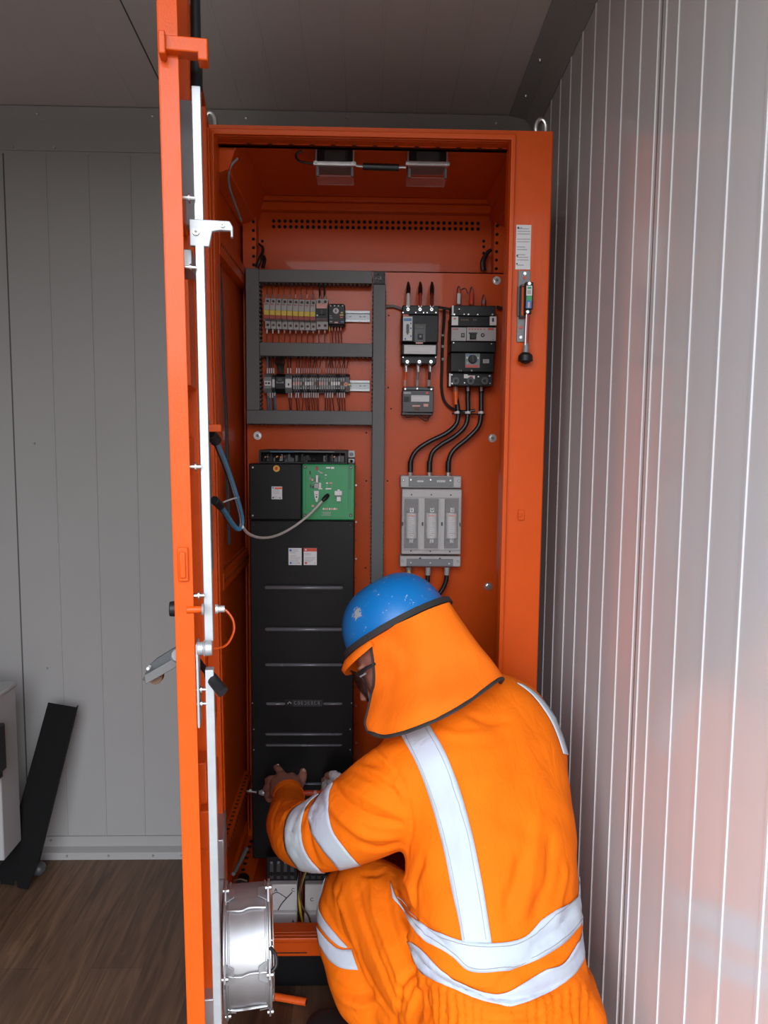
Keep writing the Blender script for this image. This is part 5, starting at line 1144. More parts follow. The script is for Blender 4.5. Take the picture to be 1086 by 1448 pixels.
def limb(mb, pts, radii, n=26, flat=1.0, res=5):
    P_ = [Vector(p) for p in pts]; a = (P_[0]-P_[1]).normalized(); c = (P_[-1]-P_[-2]).normalized()
    rs = list(radii)
    P_ = [P_[0]+a*rs[0]*.85, P_[0]+a*rs[0]*.5]+P_+[P_[-1]+c*rs[-1]*.5, P_[-1]+c*rs[-1]*.85]
    rs = [rs[0]*.45, rs[0]*.85]+rs+[rs[-1]*.85, rs[-1]*.45]
    mb.tube(P_, rs, n, None, res, flat)

# ---- the torso of the overalls: rings across the spine, placed by depth and width
spine = [ (722, 1530, 1.24, .158, .135), (722, 1450, 1.27, .162, .140), (716, 1392, 1.30, .150, .125), (702, 1330, 1.335, .162, .128),
          (697, 1265, 1.37, .163, .130), (693, 1190, 1.41, .168, .132), (684, 1120, 1.445, .176, .128), (678, 1055, 1.475, .178, .112),
          (668, 1008, 1.50, .148, .090), (646, 974, 1.52, .074, .066), (630, 950, 1.535, .056, .056)]
tor = MB(); rings = []
sp = [at(x, y, Y) for x, y, Y, _, _ in spine]
for i, (x, y, Y, wd, dp) in enumerate(spine):
    t = (sp[min(i+1, len(sp)-1)]-sp[max(i-1, 0)]).normalized()
    a = (Rd-t*Rd.dot(t)).normalized(); bb = t.cross(a).normalized()
    rings.append((sp[i], a*wd, bb*dp))
tor.loft(rings, 48, 4, e=2.35)
Y0 = 1.40
# left sleeve (nearest arm): shoulder, elbow, wrist
arm_l = [at(600, 1095, 1.43), at(560, 1120, 1.435), at(520, 1148, 1.45), at(475, 1172, 1.48), at(432, 1180, 1.53), at(413, 1167, 1.60), at(408, 1147, 1.69), at(408, 1128, 1.77)]
limb(tor, arm_l, [.092, .093, .089, .078, .067, .057, .045, .036])
cuff = [at(408.5, 1132, 1.755), at(408, 1126, 1.775)]; tor.tube(cuff, [.0375, .0365], 24)
# right sleeve, on the far side
arm_r = [at(746, 1072, 1.53), at(730, 1115, 1.60), at(700, 1165, 1.66), at(620, 1170, 1.73), at(545, 1140, 1.80), at(505, 1122, 1.84)]
limb(tor, arm_r, [.066, .070, .066, .058, .048, .040])
# shoulder yoke
limb(tor, [at(575, 1070, 1.46), at(640, 1040, 1.46), at(715, 1032, 1.49), at(745, 1062, 1.51)], [.060, .070, .070, .052])
# legs
leg_l = [at(680, 1440, 1.32), at(625, 1385, 1.40), at(570, 1320, 1.49), at(522, 1268, 1.57), at(505, 1262, 1.60)]
limb(tor, leg_l, [.118, .112, .100, .084, .068])
shin_l = [at(500, 1268, 1.605), at(496, 1310, 1.575), at(506, 1355, 1.535), at(518, 1400, 1.485), at(530, 1424, 1.465), at(534, 1446, 1.475)]
limb(tor, shin_l, [.074, .074, .074, .068, .060, .054])
limb(tor, [at(545, 1370, 1.50), at(590, 1420, 1.43), at(640, 1450, 1.36)], [.070, .085, .09])
hem = tor
leg_r = [at(790, 1445, 1.26), at(770, 1400, 1.40), at(735, 1330, 1.56), at(715, 1290, 1.63)]
limb(tor, leg_r, [.085, .095, .085, .070])
shin_r = [at(715, 1295, 1.63), at(715, 1350, 1.58), at(718, 1425, 1.52)]
limb(tor, shin_r, [.070, .066, .056])
cm = fuse('coverall', tor, .0062, 9, .55)

# ---- folds and seams, followed over the surface
def cast(bv, px, py, far=4.0):
    d = ray(px, py).normalized(); h = bv.ray_cast(CAM, d, far); return (h[0], h[1]) if h[0] is not None else (None, None)
def surf_path(bv, pts, n=40):
    P2 = cat2(pts, 10); out = []
    for p in P2:
        h, _ = cast(bv, p.x, p.y)
        if h is not None: out.append(h)
    return out
def crease(me, folds):
    bv = bvh_of(me); co = coords(me); nm = normals(me); disp = np.zeros(len(co))
    for pts, wd, amp in folds:
        sp_ = surf_path(bv, pts)
        if len(sp_) < 2: continue
        S = np.array([tuple(p) for p in sp_]); lo = S.min(0)-wd*3; hi = S.max(0)+wd*3
        idx = np.where(((co > lo) & (co < hi)).all(1))[0]
        if not len(idx): continue
        q = co[idx]; best = np.full(len(idx), 9.); tt = np.zeros(len(idx))
        for k in range(len(S)-1):
            a = S[k]; d = S[k+1]-a; L2 = (d*d).sum()
            if L2 < 1e-12: continue
            t = np.clip(((q-a)@d)/L2, 0, 1); dd = np.linalg.norm(q-a-t[:, None]*d, axis=1); m_ = dd < best; best[m_] = dd[m_]; tt[m_] = (k+t[m_])/(len(S)-1)
        taper = np.clip(np.minimum(tt, 1-tt)*5, 0, 1)**.7
        r = best/wd; prof = (1-1.1*r*r)*np.exp(-r*r*1.1)
        disp[idx] += amp*prof*(.25+.75*taper)
    co2 = co+nm*disp[:, None]; me.vertices.foreach_set('co', co2.ravel()); me.update()
rf = random.Random(12)
folds = []
g, r_ = -1, 1
# sleeve: deep folds at the shoulder and inner elbow, finer ones down the forearm
for pts, wd, amp in [
    ([(505, 1075), (540, 1083), (562, 1105)], .010, -.006), ([(497, 1085), (530, 1103), (560, 1125), (572, 1150)], .010, -.007), ([(480, 1104), (520, 1130), (560, 1150)], .010, .005),
    ([(473, 1112), (490, 1135), (530, 1158), (570, 1165)], .010, -.007), ([(462, 1120), (475, 1150), (515, 1180), (560, 1185)], .011, .005), ([(500, 1190), (535, 1200), (565, 1192)], .012, -.004),
    ([(430, 1132), (410, 1145), (395, 1165)], .007, .004), ([(440, 1140), (424, 1163), (415, 1205)], .008, .004), ([(400, 1130), (388, 1150), (386, 1175)], .006, -.003),
    ([(452, 1132), (440, 1155), (438, 1190), (450, 1222)], .009, -.005), ([(420, 1150), (408, 1180), (420, 1215)], .008, .003),
    
    # seam of the sleeve head
    ([(530, 1052), (555, 1080), (573, 1120), (582, 1165), (576, 1208)], .006, -.0045), ([(524, 1056), (549, 1084), (566, 1122), (575, 1166)], .008, .003),
    # back
    ([(600, 1215), (585, 1250), (590, 1300)], .013, -.005), ([(560, 1215), (575, 1245), (600, 1330)], .010, .004), ([(780, 1180), (775, 1240), (755, 1300)], .016, -.005), ([(760, 1150), (752, 1230), (735, 1300)], .018, .004),
    ([(800, 1220), (795, 1260), (780, 1310)], .012, .004), ([(740, 1210), (725, 1260), (712, 1300)], .016, -.004), ([(660, 1010), (690, 1020), (720, 1018)], .010, -.004), ([(620, 1030), (650, 1040), (700, 1036)], .013, .004),
    ([(640, 1100), (652, 1160), (656, 1230)], .014, .003),
    ([(562, 1250), (590, 1300), (640, 1345)], .012, -.005), ([(820, 1270), (790, 1310), (745, 1345)], .012, -.005), ([(822, 1310), (800, 1350), (760, 1375)], .012, .005), ([(575, 1330), (610, 1370), (660, 1395)], .011, -.005),
    ([(590, 1345), (640, 1382), (700, 1398)], .010, .004), ([(700, 1400), (730, 1370), (760, 1350)], .010, -.004),
    # the seam beside the belly
    ([(600, 1380), (604, 1420), (612, 1448)], .008, -.006),
    # thigh and knee
    ([(470, 1245), (490, 1300), (520, 1380), (555, 1440)], .010, .005), ([(500, 1243), (515, 1300), (540, 1370), (570, 1440)], .010, -.0045), ([(525, 1240), (530, 1290), (552, 1350), (580, 1420)], .011, .005),
    ([(550, 1235), (548, 1290), (570, 1350), (596, 1400)], .011, -.0045), ([(560, 1245), (565, 1300), (588, 1340)], .010, .005), 
    ([(595, 1360), (570, 1390), (560, 1440)], .010, -.006), ([(480, 1250), (478, 1290), (492, 1330)], .008, -.004), ([(455, 1270), (480, 1320), (510, 1350)], .009, -.003),
    ([(470, 1390), (500, 1405), (530, 1400)], .010, -.005), ([(480, 1412), (510, 1424), (540, 1412)], .009, .005), ([(510, 1235), (530, 1238), (548, 1228)], .008, -.004),
    ([(575, 1440), (590, 1400), (604, 1388)], .008, .005)]:
    folds.append((pts, wd, amp))
# elastic waist: gathers
for k in range(40):
    x = 600+k*6; yc_ = 1388+28*math.sin(math.pi*(x-590)/250)
    folds.append(([(x+rf.uniform(-2, 2), yc_-4), (x+rf.uniform(-3, 3), yc_+26), (x+rf.uniform(-4, 4), yc_+52)], .0045, -.005 if k % 2 else .004))
for dy in (12, 26, 40):
    folds.append(([(598, 1383+dy), (650, 1405+dy), (716, 1417+dy), (780, 1404+dy), (834, 1372+dy)], .0045, -.003))
folds.append(([(596, 1376), (650, 1400), (716, 1412), (780, 1398), (834, 1360)], .012, -.007))
for k in range(16):   # small random forearm and knee creases
    x = rf.uniform(392, 430); y = rf.uniform(1140, 1195); folds.append(([(x, y), (x-8, y+14), (x-6, y+30)], .004, rf.choice([-.002, .002])))
folds = [(p_, w__, (a_*1.3 if w__ > .0046 else a_)) for p_, w__, a_ in folds]
crease(cm, folds)
co = coords(cm); nm = normals(cm)
ph = np.sin(co[:, 0]*37+np.sin(co[:, 2]*29)*2)*np.sin(co[:, 2]*31+co[:, 1]*23+1.3)*np.sin(co[:, 1]*41+co[:, 0]*17)
co = co+nm*(ph*.0032)[:, None]; cm.vertices.foreach_set('co', co.ravel()); cm.update()
cm.materials.append(M['hiviz'])
bv = bvh_of(cm)
over = mesh_obj('overalls', cm, person, angle=0); cm.polygons.foreach_set('use_smooth', [True]*len(cm.polygons)); sm_ = over.modifiers.new('soften', 'SMOOTH'); sm_.iterations = 2; sm_.factor = .4
over['label'] = 'orange high-visibility overalls'

# ---- reflective tape strips laid on the cloth
def strip(name, e0, e1, off=.0030, nu=70, nv=7, mat_='tape', label=None, parent=None, thick=.0016):
    parent = parent or over
    A = cat2(e0, 12); B = cat2(e1, 12)
    def rs(L, n):
        d = [0]
        for i in range(len(L)-1): d.append(d[-1]+(L[i+1]-L[i]).length)
        o = []
        for k in range(n+1):
            s = d[-1]*k/n; i = 0
            while i < len(d)-2 and d[i+1] < s: i += 1
            t = (s-d[i])/max(1e-9, d[i+1]-d[i]); o.append(L[i].lerp(L[i+1], min(1, t)))
        return o
    A = rs(A, nu); B = rs(B, nu); grid = {}
    for i in range(nu+1):
        for j in range(nv+1):
            p = A[i].lerp(B[i], j/nv); h, n_ = cast(bv, p.x, p.y)
            if h is not None:
                f = bv.find_nearest(h); grid[i, j] = (h, n_)
    if not grid: return None
    vs = []
    for i in range(nu+1):
        for j in range(nv+1):
            if (i, j) in grid: h, n_ = grid[i, j]
            else:
                q = min(grid, key=lambda k: (k[0]-i)**2+(k[1]-j)**2*.3)
                p = A[i].lerp(B[i], j/nv); g_ = at(p.x, p.y, grid[q][0].y); g_ = g_+Vector((0, .03, 0)); r = bv.find_nearest(g_); h, n_ = r[0], r[1]
            if n_.dot(CAM-h) < 0 and (i, j) in grid: n_ = -n_
            vs.append(h+n_*off)
    W_ = nv+1
    for it in range(2):
        o_ = [v.copy() for v in vs]
        for i in range(1, nu):
            for j in range(W_):
                m__ = (o_[(i-1)*W_+j]+o_[(i+1)*W_+j])/2; vs[i*W_+j] = o_[i*W_+j].lerp(m__, .6)
    fs = [(i*(nv+1)+j, (i+1)*(nv+1)+j, (i+1)*(nv+1)+j+1, i*(nv+1)+j+1) for i in range(nu) for j in range(nv)]
    me = bpy.data.meshes.new(name); me.from_pydata([tuple(v) for v in vs], [], fs); me.materials.append(M[mat_]); me.update()
    o = mesh_obj(name, me, parent, angle=50); s = o.modifiers.new('t', 'SOLIDIFY'); s.thickness = thick; s.offset = 0
    if label: o['label'] = label
    return o
def stitch(o_name, pts, parent):
    pth = surf_path(bv, pts)
    if len(pth) < 3: return
    out = []
    for p in pth:
        r = bv.find_nearest(p); n_ = r[1]; n_ = n_ if n_.dot(CAM-p) > 0 else -n_; out.append(p+n_*.0040)
    b = MB(); b.tube(out, .0007, 5, 'greyink', res=1); build(o_name, b, None, None) if False else build('stitching', b, None, parent)
T1 = strip('brace_tape', [(567, 1040), (592, 1085), (612, 1140), (628, 1200), (640, 1260), (649, 1300), (654, 1332)], [(606, 1022), (632, 1070), (652, 1125), (670, 1190), (682, 1250), (690, 1300), (695, 1333)], nu=90, label='silver-grey reflective brace down the back')
T2 = strip('brace_tape', [(730, 967), (752, 984), (773, 1012), (785, 1036), (795, 1066)], [(738, 969), (760, 984), (782, 1012), (793, 1038), (802, 1068)], nu=40, nv=3, label='reflective brace at the right shoulder edge')
T3 = strip('waist_tape', [(553, 1247), (562, 1275), (583, 1298), (620, 1317), (655, 1330), (700, 1333), (740, 1325), (766, 1300), (790, 1285), (812, 1272), (826, 1252)], [(556, 1270), (578, 1300), (600, 1328), (640, 1352), (664, 1372), (705, 1373), (745, 1364), (774, 1348), (800, 1330), (820, 1308), (832, 1292)], nu=110, label='upper reflective band round the waist')
T4 = strip('waist_tape', [(576, 1330), (594, 1340), (620, 1368), (650, 1388), (700, 1404), (735, 1393), (768, 1372), (795, 1362), (815, 1335), (833, 1308)], [(592, 1368), (605, 1380), (640, 1398), (680, 1415), (725, 1423), (765, 1410), (790, 1396), (812, 1376), (830, 1344), (838, 1326)], nu=110, label='lower reflective band round the waist')
T5 = strip('sleeve_tape', [(449, 1123), (430, 1136), (412, 1148), (403, 1170), (405, 1200), (420, 1224), (432, 1238)], [(452, 1124), (438, 1136), (430, 1150), (427, 1172), (430, 1195), (440, 1215), (452, 1228), (458, 1237)], nu=60, label='reflective band on the left forearm sleeve')
T6 = strip('sleeve_tape', [(468, 1108), (450, 1128), (437, 1150), (440, 1172), (455, 1198), (472, 1218), (482, 1232)], [(472, 1108), (466, 1125), (466, 1150), (472, 1175), (488, 1198), (505, 1218), (514, 1224)], nu=60, label='reflective band on the left upper sleeve')
T7 = strip('leg_tape', [(449, 1248), (448, 1272), (458, 1298), (478, 1325), (492, 1340)], [(446, 1256), (446, 1290), (458, 1316), (478, 1336), (490, 1341)], nu=50, nv=5, label='upper reflective band below the left knee')
T8 = strip('leg_tape', [(449, 1310), (460, 1325), (478, 1341), (498, 1343)], [(453, 1335), (466, 1356), (484, 1369), (507, 1372)], nu=50, nv=5, label='lower reflective band below the left knee')
for pts, p_ in (([(573, 1040), (598, 1088), (618, 1142), (634, 1202), (646, 1262), (657, 1328)], T1), ([(600, 1026), (626, 1073), (646, 1128), (663, 1192), (675, 1252), (687, 1328)], T1),
    ([(562, 1270), (590, 1300), (622, 1322), (657, 1335), (700, 1338), (742, 1329), (790, 1290), (824, 1258)], T3), ([(580, 1296), (602, 1322), (642, 1347), (666, 1367), (705, 1368), (743, 1359), (797, 1325), (828, 1290)], T3)):
    stitch('stitching', pts, p_)

# ---- the helmet
U = V(-.45, .37, .80).normalized()
bl = V(-.88, -.05, -.46); bl = (bl-U*bl.dot(U)).normalized(); aw = U.cross(bl)
if aw.y < 0: aw = -aw
th = math.radians(14); FH = (bl*math.cos(th)+aw*math.sin(th)).normalized(); SH = U.cross(FH)       # the head: up, forward, left side
HC = at(562, 887, 1.515)                                                      # centre of the helmet rim
helmet = thing('safety_helmet', 'scuffed blue safety helmet worn by the crouching person', 'helmet', tuple(HC))
def hp(f, s, u): return HC+FH*f+SH*s+U*u
b = MB(); vs = []; NU, NV = 48, 16
for j in range(NV+1):
    t = (math.pi/2)*j/NV
    for i in range(NU):
        a = 2*math.pi*i/NU; rf_ = .111*(1+.02*math.cos(a)); rs_ = .098; e = math.cos(t)**.72
        ridge = .004*math.exp(-(math.sin(a)*e/.28)**2)*math.sin(t) 
        vs.append(hp(rf_*e*math.cos(a), rs_*e*math.sin(a), .103*math.sin(t)**.95+ridge-.004))
b.add(vs, [(j*NU+i, j*NU+(i+1) % NU, (j+1)*NU+(i+1) % NU, (j+1)*NU+i) for j in range(NV) for i in range(NU)]+[tuple(range(NU))[::-1]], 'helmet')
shell = build('shell', b, None, helmet, angle=60); shell['label'] = 'blue scuffed shell'
b = MB()
for s in (-1, 1): b.tube([hp(.080*math.cos(a), .026*s, .040+.070*math.sin(a)-.014) for a in [math.pi*k/10 for k in range(2, 9)]], [.003]*7, 8, 'helmet', res=3, flat=.6)
build('crown_rib', b, None, helmet)
b = MB(); c = hp(-.02, .0, 0)
# ---- sunshade fabric: elastic band, brim, neck flap
shade = thing('neck_sunshade', 'orange cloth neck flap with black binding hanging from the blue helmet', 'sunshade', tuple(HC))
b = MB(); vs = []
for k in range(NU):
    a = 2*math.pi*k/NU
    for (r, u) in ((.0, -.010), (.0100, -.009), (.0085, .003), (.0, .004)):
        vs.append(hp((.1130+r)*math.cos(a), (.0985+r)*math.sin(a), u))
b.add(vs, [(4*k+j, 4*((k+1) % NU)+j, 4*((k+1) % NU)+(j+1) % 4, 4*k+(j+1) % 4) for k in range(NU) for j in range(4)], 'trim')
build('elastic_band', b, None, shade)['label'] = 'black elastic band'
b = MB(); vs = []; NB = 40
for k in range(NB+1):
    a = math.radians(-74+148*k/NB); w_ = max(0, math.cos(a*1.18))**.7
    for (r, u, ) in ((-.002, -.007), (.003+.014*w_, -.010-.003*w_), (.004+.024*w_, -.016-.008*w_), (.002+.024*w_, -.020-.014*w_), (.0+.014*w_, -.018-.010*w_), (-.004, -.012)):
        vs.append(hp((.1125+r)*math.cos(a), (.098+r)*math.sin(a), u))
b.add(vs, [(6*k+j, 6*(k+1)+j, 6*(k+1)+(j+1) % 6, 6*k+(j+1) % 6) for k in range(NB) for j in range(6)]+[tuple(range(6))[::-1], tuple(range(6*NB, 6*NB+6))], 'flap')
build('brim', b, None, shade, angle=60)['label'] = 'orange cloth brim'
# ---- the body: one continuous figure; head, neck, trunk, limbs, hands with five fingers each
body = MB()
HX_ = hp(.0, 0, -.045)
def q(f, s, u): return hp(f+.018, s, u)
body.ell(q(-.005, 0, -.030), FH*.094, SH*.074, U*.100, 28, 18)                                       # cranium
body.loft([(q(.020, 0, -.055), FH*.072, SH*.066), (q(.026, 0, -.085), FH*.066, SH*.060), (q(.034, 0, -.118), FH*.052, SH*.046), (q(.044, 0, -.140), FH*.034, SH*.028), (q(.050, 0, -.150), FH*.016, SH*.016)], 24, 4)  # jaw
body.loft([(q(.084, 0, -.052), FH*.012, SH*.007), (q(.097, 0, -.072), FH*.014, SH*.010), (q(.106, 0, -.090), FH*.014, SH*.014), (q(.098, 0, -.098), FH*.010, SH*.014)], 16, 4)  # nose
body.ell(q(.084, 0, -.112), FH*.012, SH*.024, U*.006, 16, 8); body.ell(q(.082, 0, -.122), FH*.012, SH*.020, U*.006, 16, 8)      # lips
for s in (-1, 1): body.ell(q(-.010, .072*s, -.062), FH*.016, SH*.006, U*.028, 16, 10); body.ell(q(.072, .032*s, -.040), FH*.014, SH*.022, U*.007, 14, 8)  # ears, brow
limb(body, [q(-.01, 0, -.09), at(620, 960, 1.54), at(645, 1000, 1.51)], [.052, .056, .064], 24)
limb(body, [at(655, 1020, 1.49), at(690, 1120, 1.45), at(702, 1260, 1.375), at(718, 1400, 1.30), at(722, 1450, 1.28)], [.075, .098, .088, .092, .098], 30)
limb(body, [at(575, 1085, 1.46), at(650, 1050, 1.48), at(745, 1075, 1.50)], [.045, .055, .045])
limb(body, [at(590, 1095, 1.445), at(510, 1150, 1.465), at(435, 1178, 1.545), at(409, 1150, 1.69), at(408, 1125, 1.80)], [.050, .046, .038, .033, .025], 22)
limb(body, [at(755, 1080, 1.52), at(700, 1160, 1.66), at(620, 1168, 1.73), at(540, 1135, 1.80), at(492, 1117, 1.85)], [.046, .042, .036, .031, .025], 22)
limb(body, [at(690, 1435, 1.32), at(600, 1350, 1.44), at(512, 1268, 1.59)], [.085, .075, .052]); limb(body, [at(500, 1270, 1.60), at(498, 1340, 1.56), at(522, 1412, 1.485), at(535, 1432, 1.465)], [.048, .050, .036, .034])
limb(body, [at(775, 1440, 1.28), at(750, 1360, 1.48), at(718, 1295, 1.62)], [.065, .070, .050]); limb(body, [at(716, 1300, 1.62), at(716, 1360, 1.57), at(720, 1430, 1.52)], [.048, .048, .034])
def finger(mb, pts, r0, r1, res=4):
    n = len(pts); limb(mb, [at(*p) for p in pts], [r0+(r1-r0)*k/(n-1) for k in range(n)], 14, 1, res)
def palm(mb, pts, r): limb(mb, [at(*p) for p in pts], r if isinstance(r, list) else [r]*len(pts), 18, 1, 3)
# left hand (bare), back of the hand to us, gripping the bar at y = 1121
palm(body, [(410, 1128, 1.80), (404, 1112, 1.845), (399, 1101, 1.875)], [.026, .026, .018])
palm(body, [(414, 1126, 1.80), (414, 1112, 1.84), (412, 1101, 1.87)], [.023, .024, .016])
palm(body, [(404, 1128, 1.80), (396, 1116, 1.845), (391, 1108, 1.87)], [.023, .023, .017])
palm(body, [(401, 1130, 1.81), (393, 1122, 1.84), (390, 1117, 1.865)], [.021, .020, .015])
finger(body, [(402, 1102, 1.872), (398, 1094, 1.893), (394, 1088, 1.915), (391, 1085.5, 1.934)], .0108, .0092)
finger(body, [(394, 1106, 1.874), (386, 1101.5, 1.893), (380, 1103, 1.910), (379, 1109, 1.918)], .0105, .0088)
finger(body, [(391, 1113, 1.868), (383, 1111, 1.885), (377, 1114, 1.902), (378, 1120, 1.910)], .0105, .0086)
finger(body, [(391, 1120, 1.860), (383, 1121, 1.874), (378, 1125, 1.888), (381, 1131, 1.896)], .0098, .0080)
finger(body, [(415, 1118, 1.84), (423, 1109, 1.855), (428, 1099, 1.870), (428.5, 1091, 1.884)], .0140, .0098)
# right hand (gloved), behind the sleeve
palm(body, [(492, 1118, 1.855), (482, 1112, 1.875), (474, 1108, 1.890)], [.022, .022, .018])
palm(body, [(490, 1124, 1.855), (480, 1119, 1.872), (472, 1117, 1.886)], [.020, .020, .016])
finger(body, [(474, 1105, 1.892), (468, 1101, 1.905), (462, 1101, 1.915), (458, 1103.5, 1.922)], .0098, .0085)
finger(body, [(472, 1110, 1.892), (465, 1108, 1.908), (459, 1111, 1.916), (459, 1116, 1.912)], .0100, .0085)
finger(body, [(471, 1115, 1.888), (463, 1114, 1.902), (457, 1117, 1.910), (459, 1122, 1.906)], .0098, .0084)
finger(body, [(472, 1120, 1.882), (464, 1121, 1.893), (459, 1124, 1.900), (461, 1128, 1.898)], .0090, .0078)
finger(body, [(482, 1106, 1.868), (476, 1099, 1.872), (469, 1096, 1.880), (463, 1097, 1.890)], .0120, .0095)
# feet inside the boots
limb(body, [at(540, 1438, 1.465), at(542, 1470, 1.465), at(527, 1490, 1.50), at(500, 1488, 1.55)], [.032, .032, .030, .020]); limb(body, [at(722, 1440, 1.50), at(722, 1470, 1.50), at(718, 1480, 1.56)], [.032, .032, .024])
bmh = fuse('body', body, .0034, 4, .5); bmh.materials.append(M['skin'])
bvb = bvh_of(bmh); bo = mesh_obj('body', bmh, person, angle=0); bmh.polygons.foreach_set('use_smooth', [True]*len(bmh.polygons))
rows = [ # top edge, then down: (px, py, Y) left to right
 [(521, 898, 1.452), (545, 889, 1.424), (575, 876, 1.405), (605, 862, 1.405), (633, 852, 1.432), (634, 856, 1.50)],
 [(527, 928, 1.463), (550, 915, 1.432), (580, 905, 1.402), (615, 892, 1.400), (651, 880, 1.428), (652, 884, 1.50)],
 [(529, 962, 1.458), (556, 950, 1.425), (590, 938, 1.390), (630, 925, 1.388), (674, 912, 1.418), (674, 918, 1.49)],
 [(523, 995, 1.445), (553, 985, 1.405), (592, 972, 1.370), (640, 955, 1.366), (692, 935, 1.408), (693, 942, 1.48)],
 [(517, 1022, 1.428), (546, 1020, 1.378), (590, 1005, 1.338), (645, 983, 1.338), (706, 957, 1.395), (706, 962, 1.47)],
 [(521, 1034, 1.418), (546, 1041, 1.362), (592, 1028, 1.322), (648, 1001, 1.326), (706, 960, 1.393), (707, 966, 1.468)]]
NUf, NVf = 44, 40
cols = [[Vector(p) for p in r] for r in rows]
fine_r = []
for r in cols:
    o_, _ = catmull(r, [0]*6, 9); fine_r.append(o_)
gridp = []
for ci in range(len(fine_r[0])):
    o_, _ = catmull([fr[ci] for fr in fine_r], [0]*len(fine_r), 8); gridp.append(o_)
nc, nr = len(gridp), len(gridp[0])
fpts = {}; lim = {}
rimp = [hp(.116*math.cos(a), .102*math.sin(a), -.012) for a in [2*math.pi*k/120 for k in range(120)]]
def rimY(px): return min((p.y for p in rimp if abs(proj(p)[0]-px) < 9), default=9)+.003
for i in range(nc):
    for j in range(nr):
        gq = gridp[i][j]; u = i/(nc-1); v = j/(nr-1); Y = gq.z
        Y += .004*math.sin(u*23+v*4)*v*(1-.4*v)+.003*math.sin(u*11-v*9)+.003*math.sin(u*37+2*v)*v**2
        h, _ = cast(bv, gq.x, gq.y)
        if h is not None and i < nc-8: Y = min(Y, h.y-.008)
        h, _ = cast(bvb, gq.x, gq.y)
        if h is not None and i < nc-8: Y = min(Y, h.y-.012)
        if j < 10: Y = min(Y, rimY(gq.x)+.0025*j)
        lim[i, j] = Y; fpts[i, j] = at(gq.x, gq.y, Y)
# relax the depth so the cloth stays smooth
for it in range(6):
    for i in range(1, nc-1):
        for j in range(1, nr-1):
            y = (fpts[i-1, j].y+fpts[i+1, j].y+fpts[i, j-1].y+fpts[i, j+1].y)/4; gq = gridp[i][j]; yy = min(fpts[i, j].y*.5+y*.5, lim[i, j]+.003); fpts[i, j] = at(gq.x, gq.y, yy)
me = bpy.data.meshes.new('neck_flap'); me.from_pydata([tuple(fpts[i, j]) for i in range(nc) for j in range(nr)], [], [(i*nr+j, (i+1)*nr+j, (i+1)*nr+j+1, i*nr+j+1) for i in range(nc-1) for j in range(nr-1)]); me.materials.append(M['flap'])
o = mesh_obj('neck_flap', me, shade, angle=60); s = o.modifiers.new('t', 'SOLIDIFY'); s.thickness = .002; s.offset = 0
b = MB(); edge = [fpts[0, j] for j in range(0, nr, 2)]+[fpts[i, nr-1] for i in range(0, nc, 2)]
edge = [p+Vector((0, -.0015, 0)) for p in edge]
b.tube(edge, .0042, 8, 'trim', res=2, flat=.6); build('edge_binding', b, None, shade)['label'] = 'black edge binding'

# nails
for (px, py, Y, a, wd) in ((429.3, 1090.5, 1.8755, .3, .0055), (392.5, 1083.6, 1.926, -.5, .0048)):
    b = MB(); c = at(px, py, Y); b.ell(c, (wd, 0, wd*a), (0, .0018, 0), (-wd*a, 0, wd*1.25), 14, 8, 'nail'); build('finger_nail', b, None, person)
# glove: shell over palm and finger roots
gl = MB()
palm(gl, [(497, 1120, 1.845), (484, 1113, 1.870), (474, 1108, 1.888)], [.029, .028, .023]); palm(gl, [(495, 1126, 1.845), (482, 1121, 1.868), (471, 1118, 1.886)], [.026, .026, .021])
finger(gl, [(474, 1105, 1.892), (469, 1101.5, 1.903), (465, 1101, 1.910)], .0135, .0120); finger(gl, [(472, 1110, 1.892), (465, 1108.5, 1.905), (461, 1110, 1.914)], .0135, .0118)
finger(gl, [(471, 1115, 1.888), (463, 1114.5, 1.900), (459.5, 1117, 1.908)], .0132, .0115); finger(gl, [(472, 1121, 1.880), (464, 1122, 1.892), (461, 1124.5, 1.898)], .0125, .0110)
finger(gl, [(484, 1106, 1.864), (477, 1099, 1.868), (471, 1096, 1.876)], .0150, .0125)
gm = fuse('glove', gl, .0034, 3, .5); gm.materials.append(M['glove'])
gv = coords(gm); gn = normals(gm); gv = gv+gn*(.0012*np.sin(gv[:, 0]*420+gv[:, 2]*300)*np.sin(gv[:, 2]*500+gv[:, 1]*200))[:, None]; gm.vertices.foreach_set('co', gv.ravel())
o = mesh_obj('glove', gm, person, angle=0); gm.polygons.foreach_set('use_smooth', [True]*len(gm.polygons)); o['label'] = 'off-white work glove on the right hand'
# cuff ring
b = MB(); c0 = at(408.3, 1129, 1.768); c1 = at(407.5, 1122.5, 1.790)
b.tube([c0, c0.lerp(c1, .5), c1], [.0385, .0380, .0372], 30, 'hiviz'); o = build('sleeve_cuff', b, None, over)
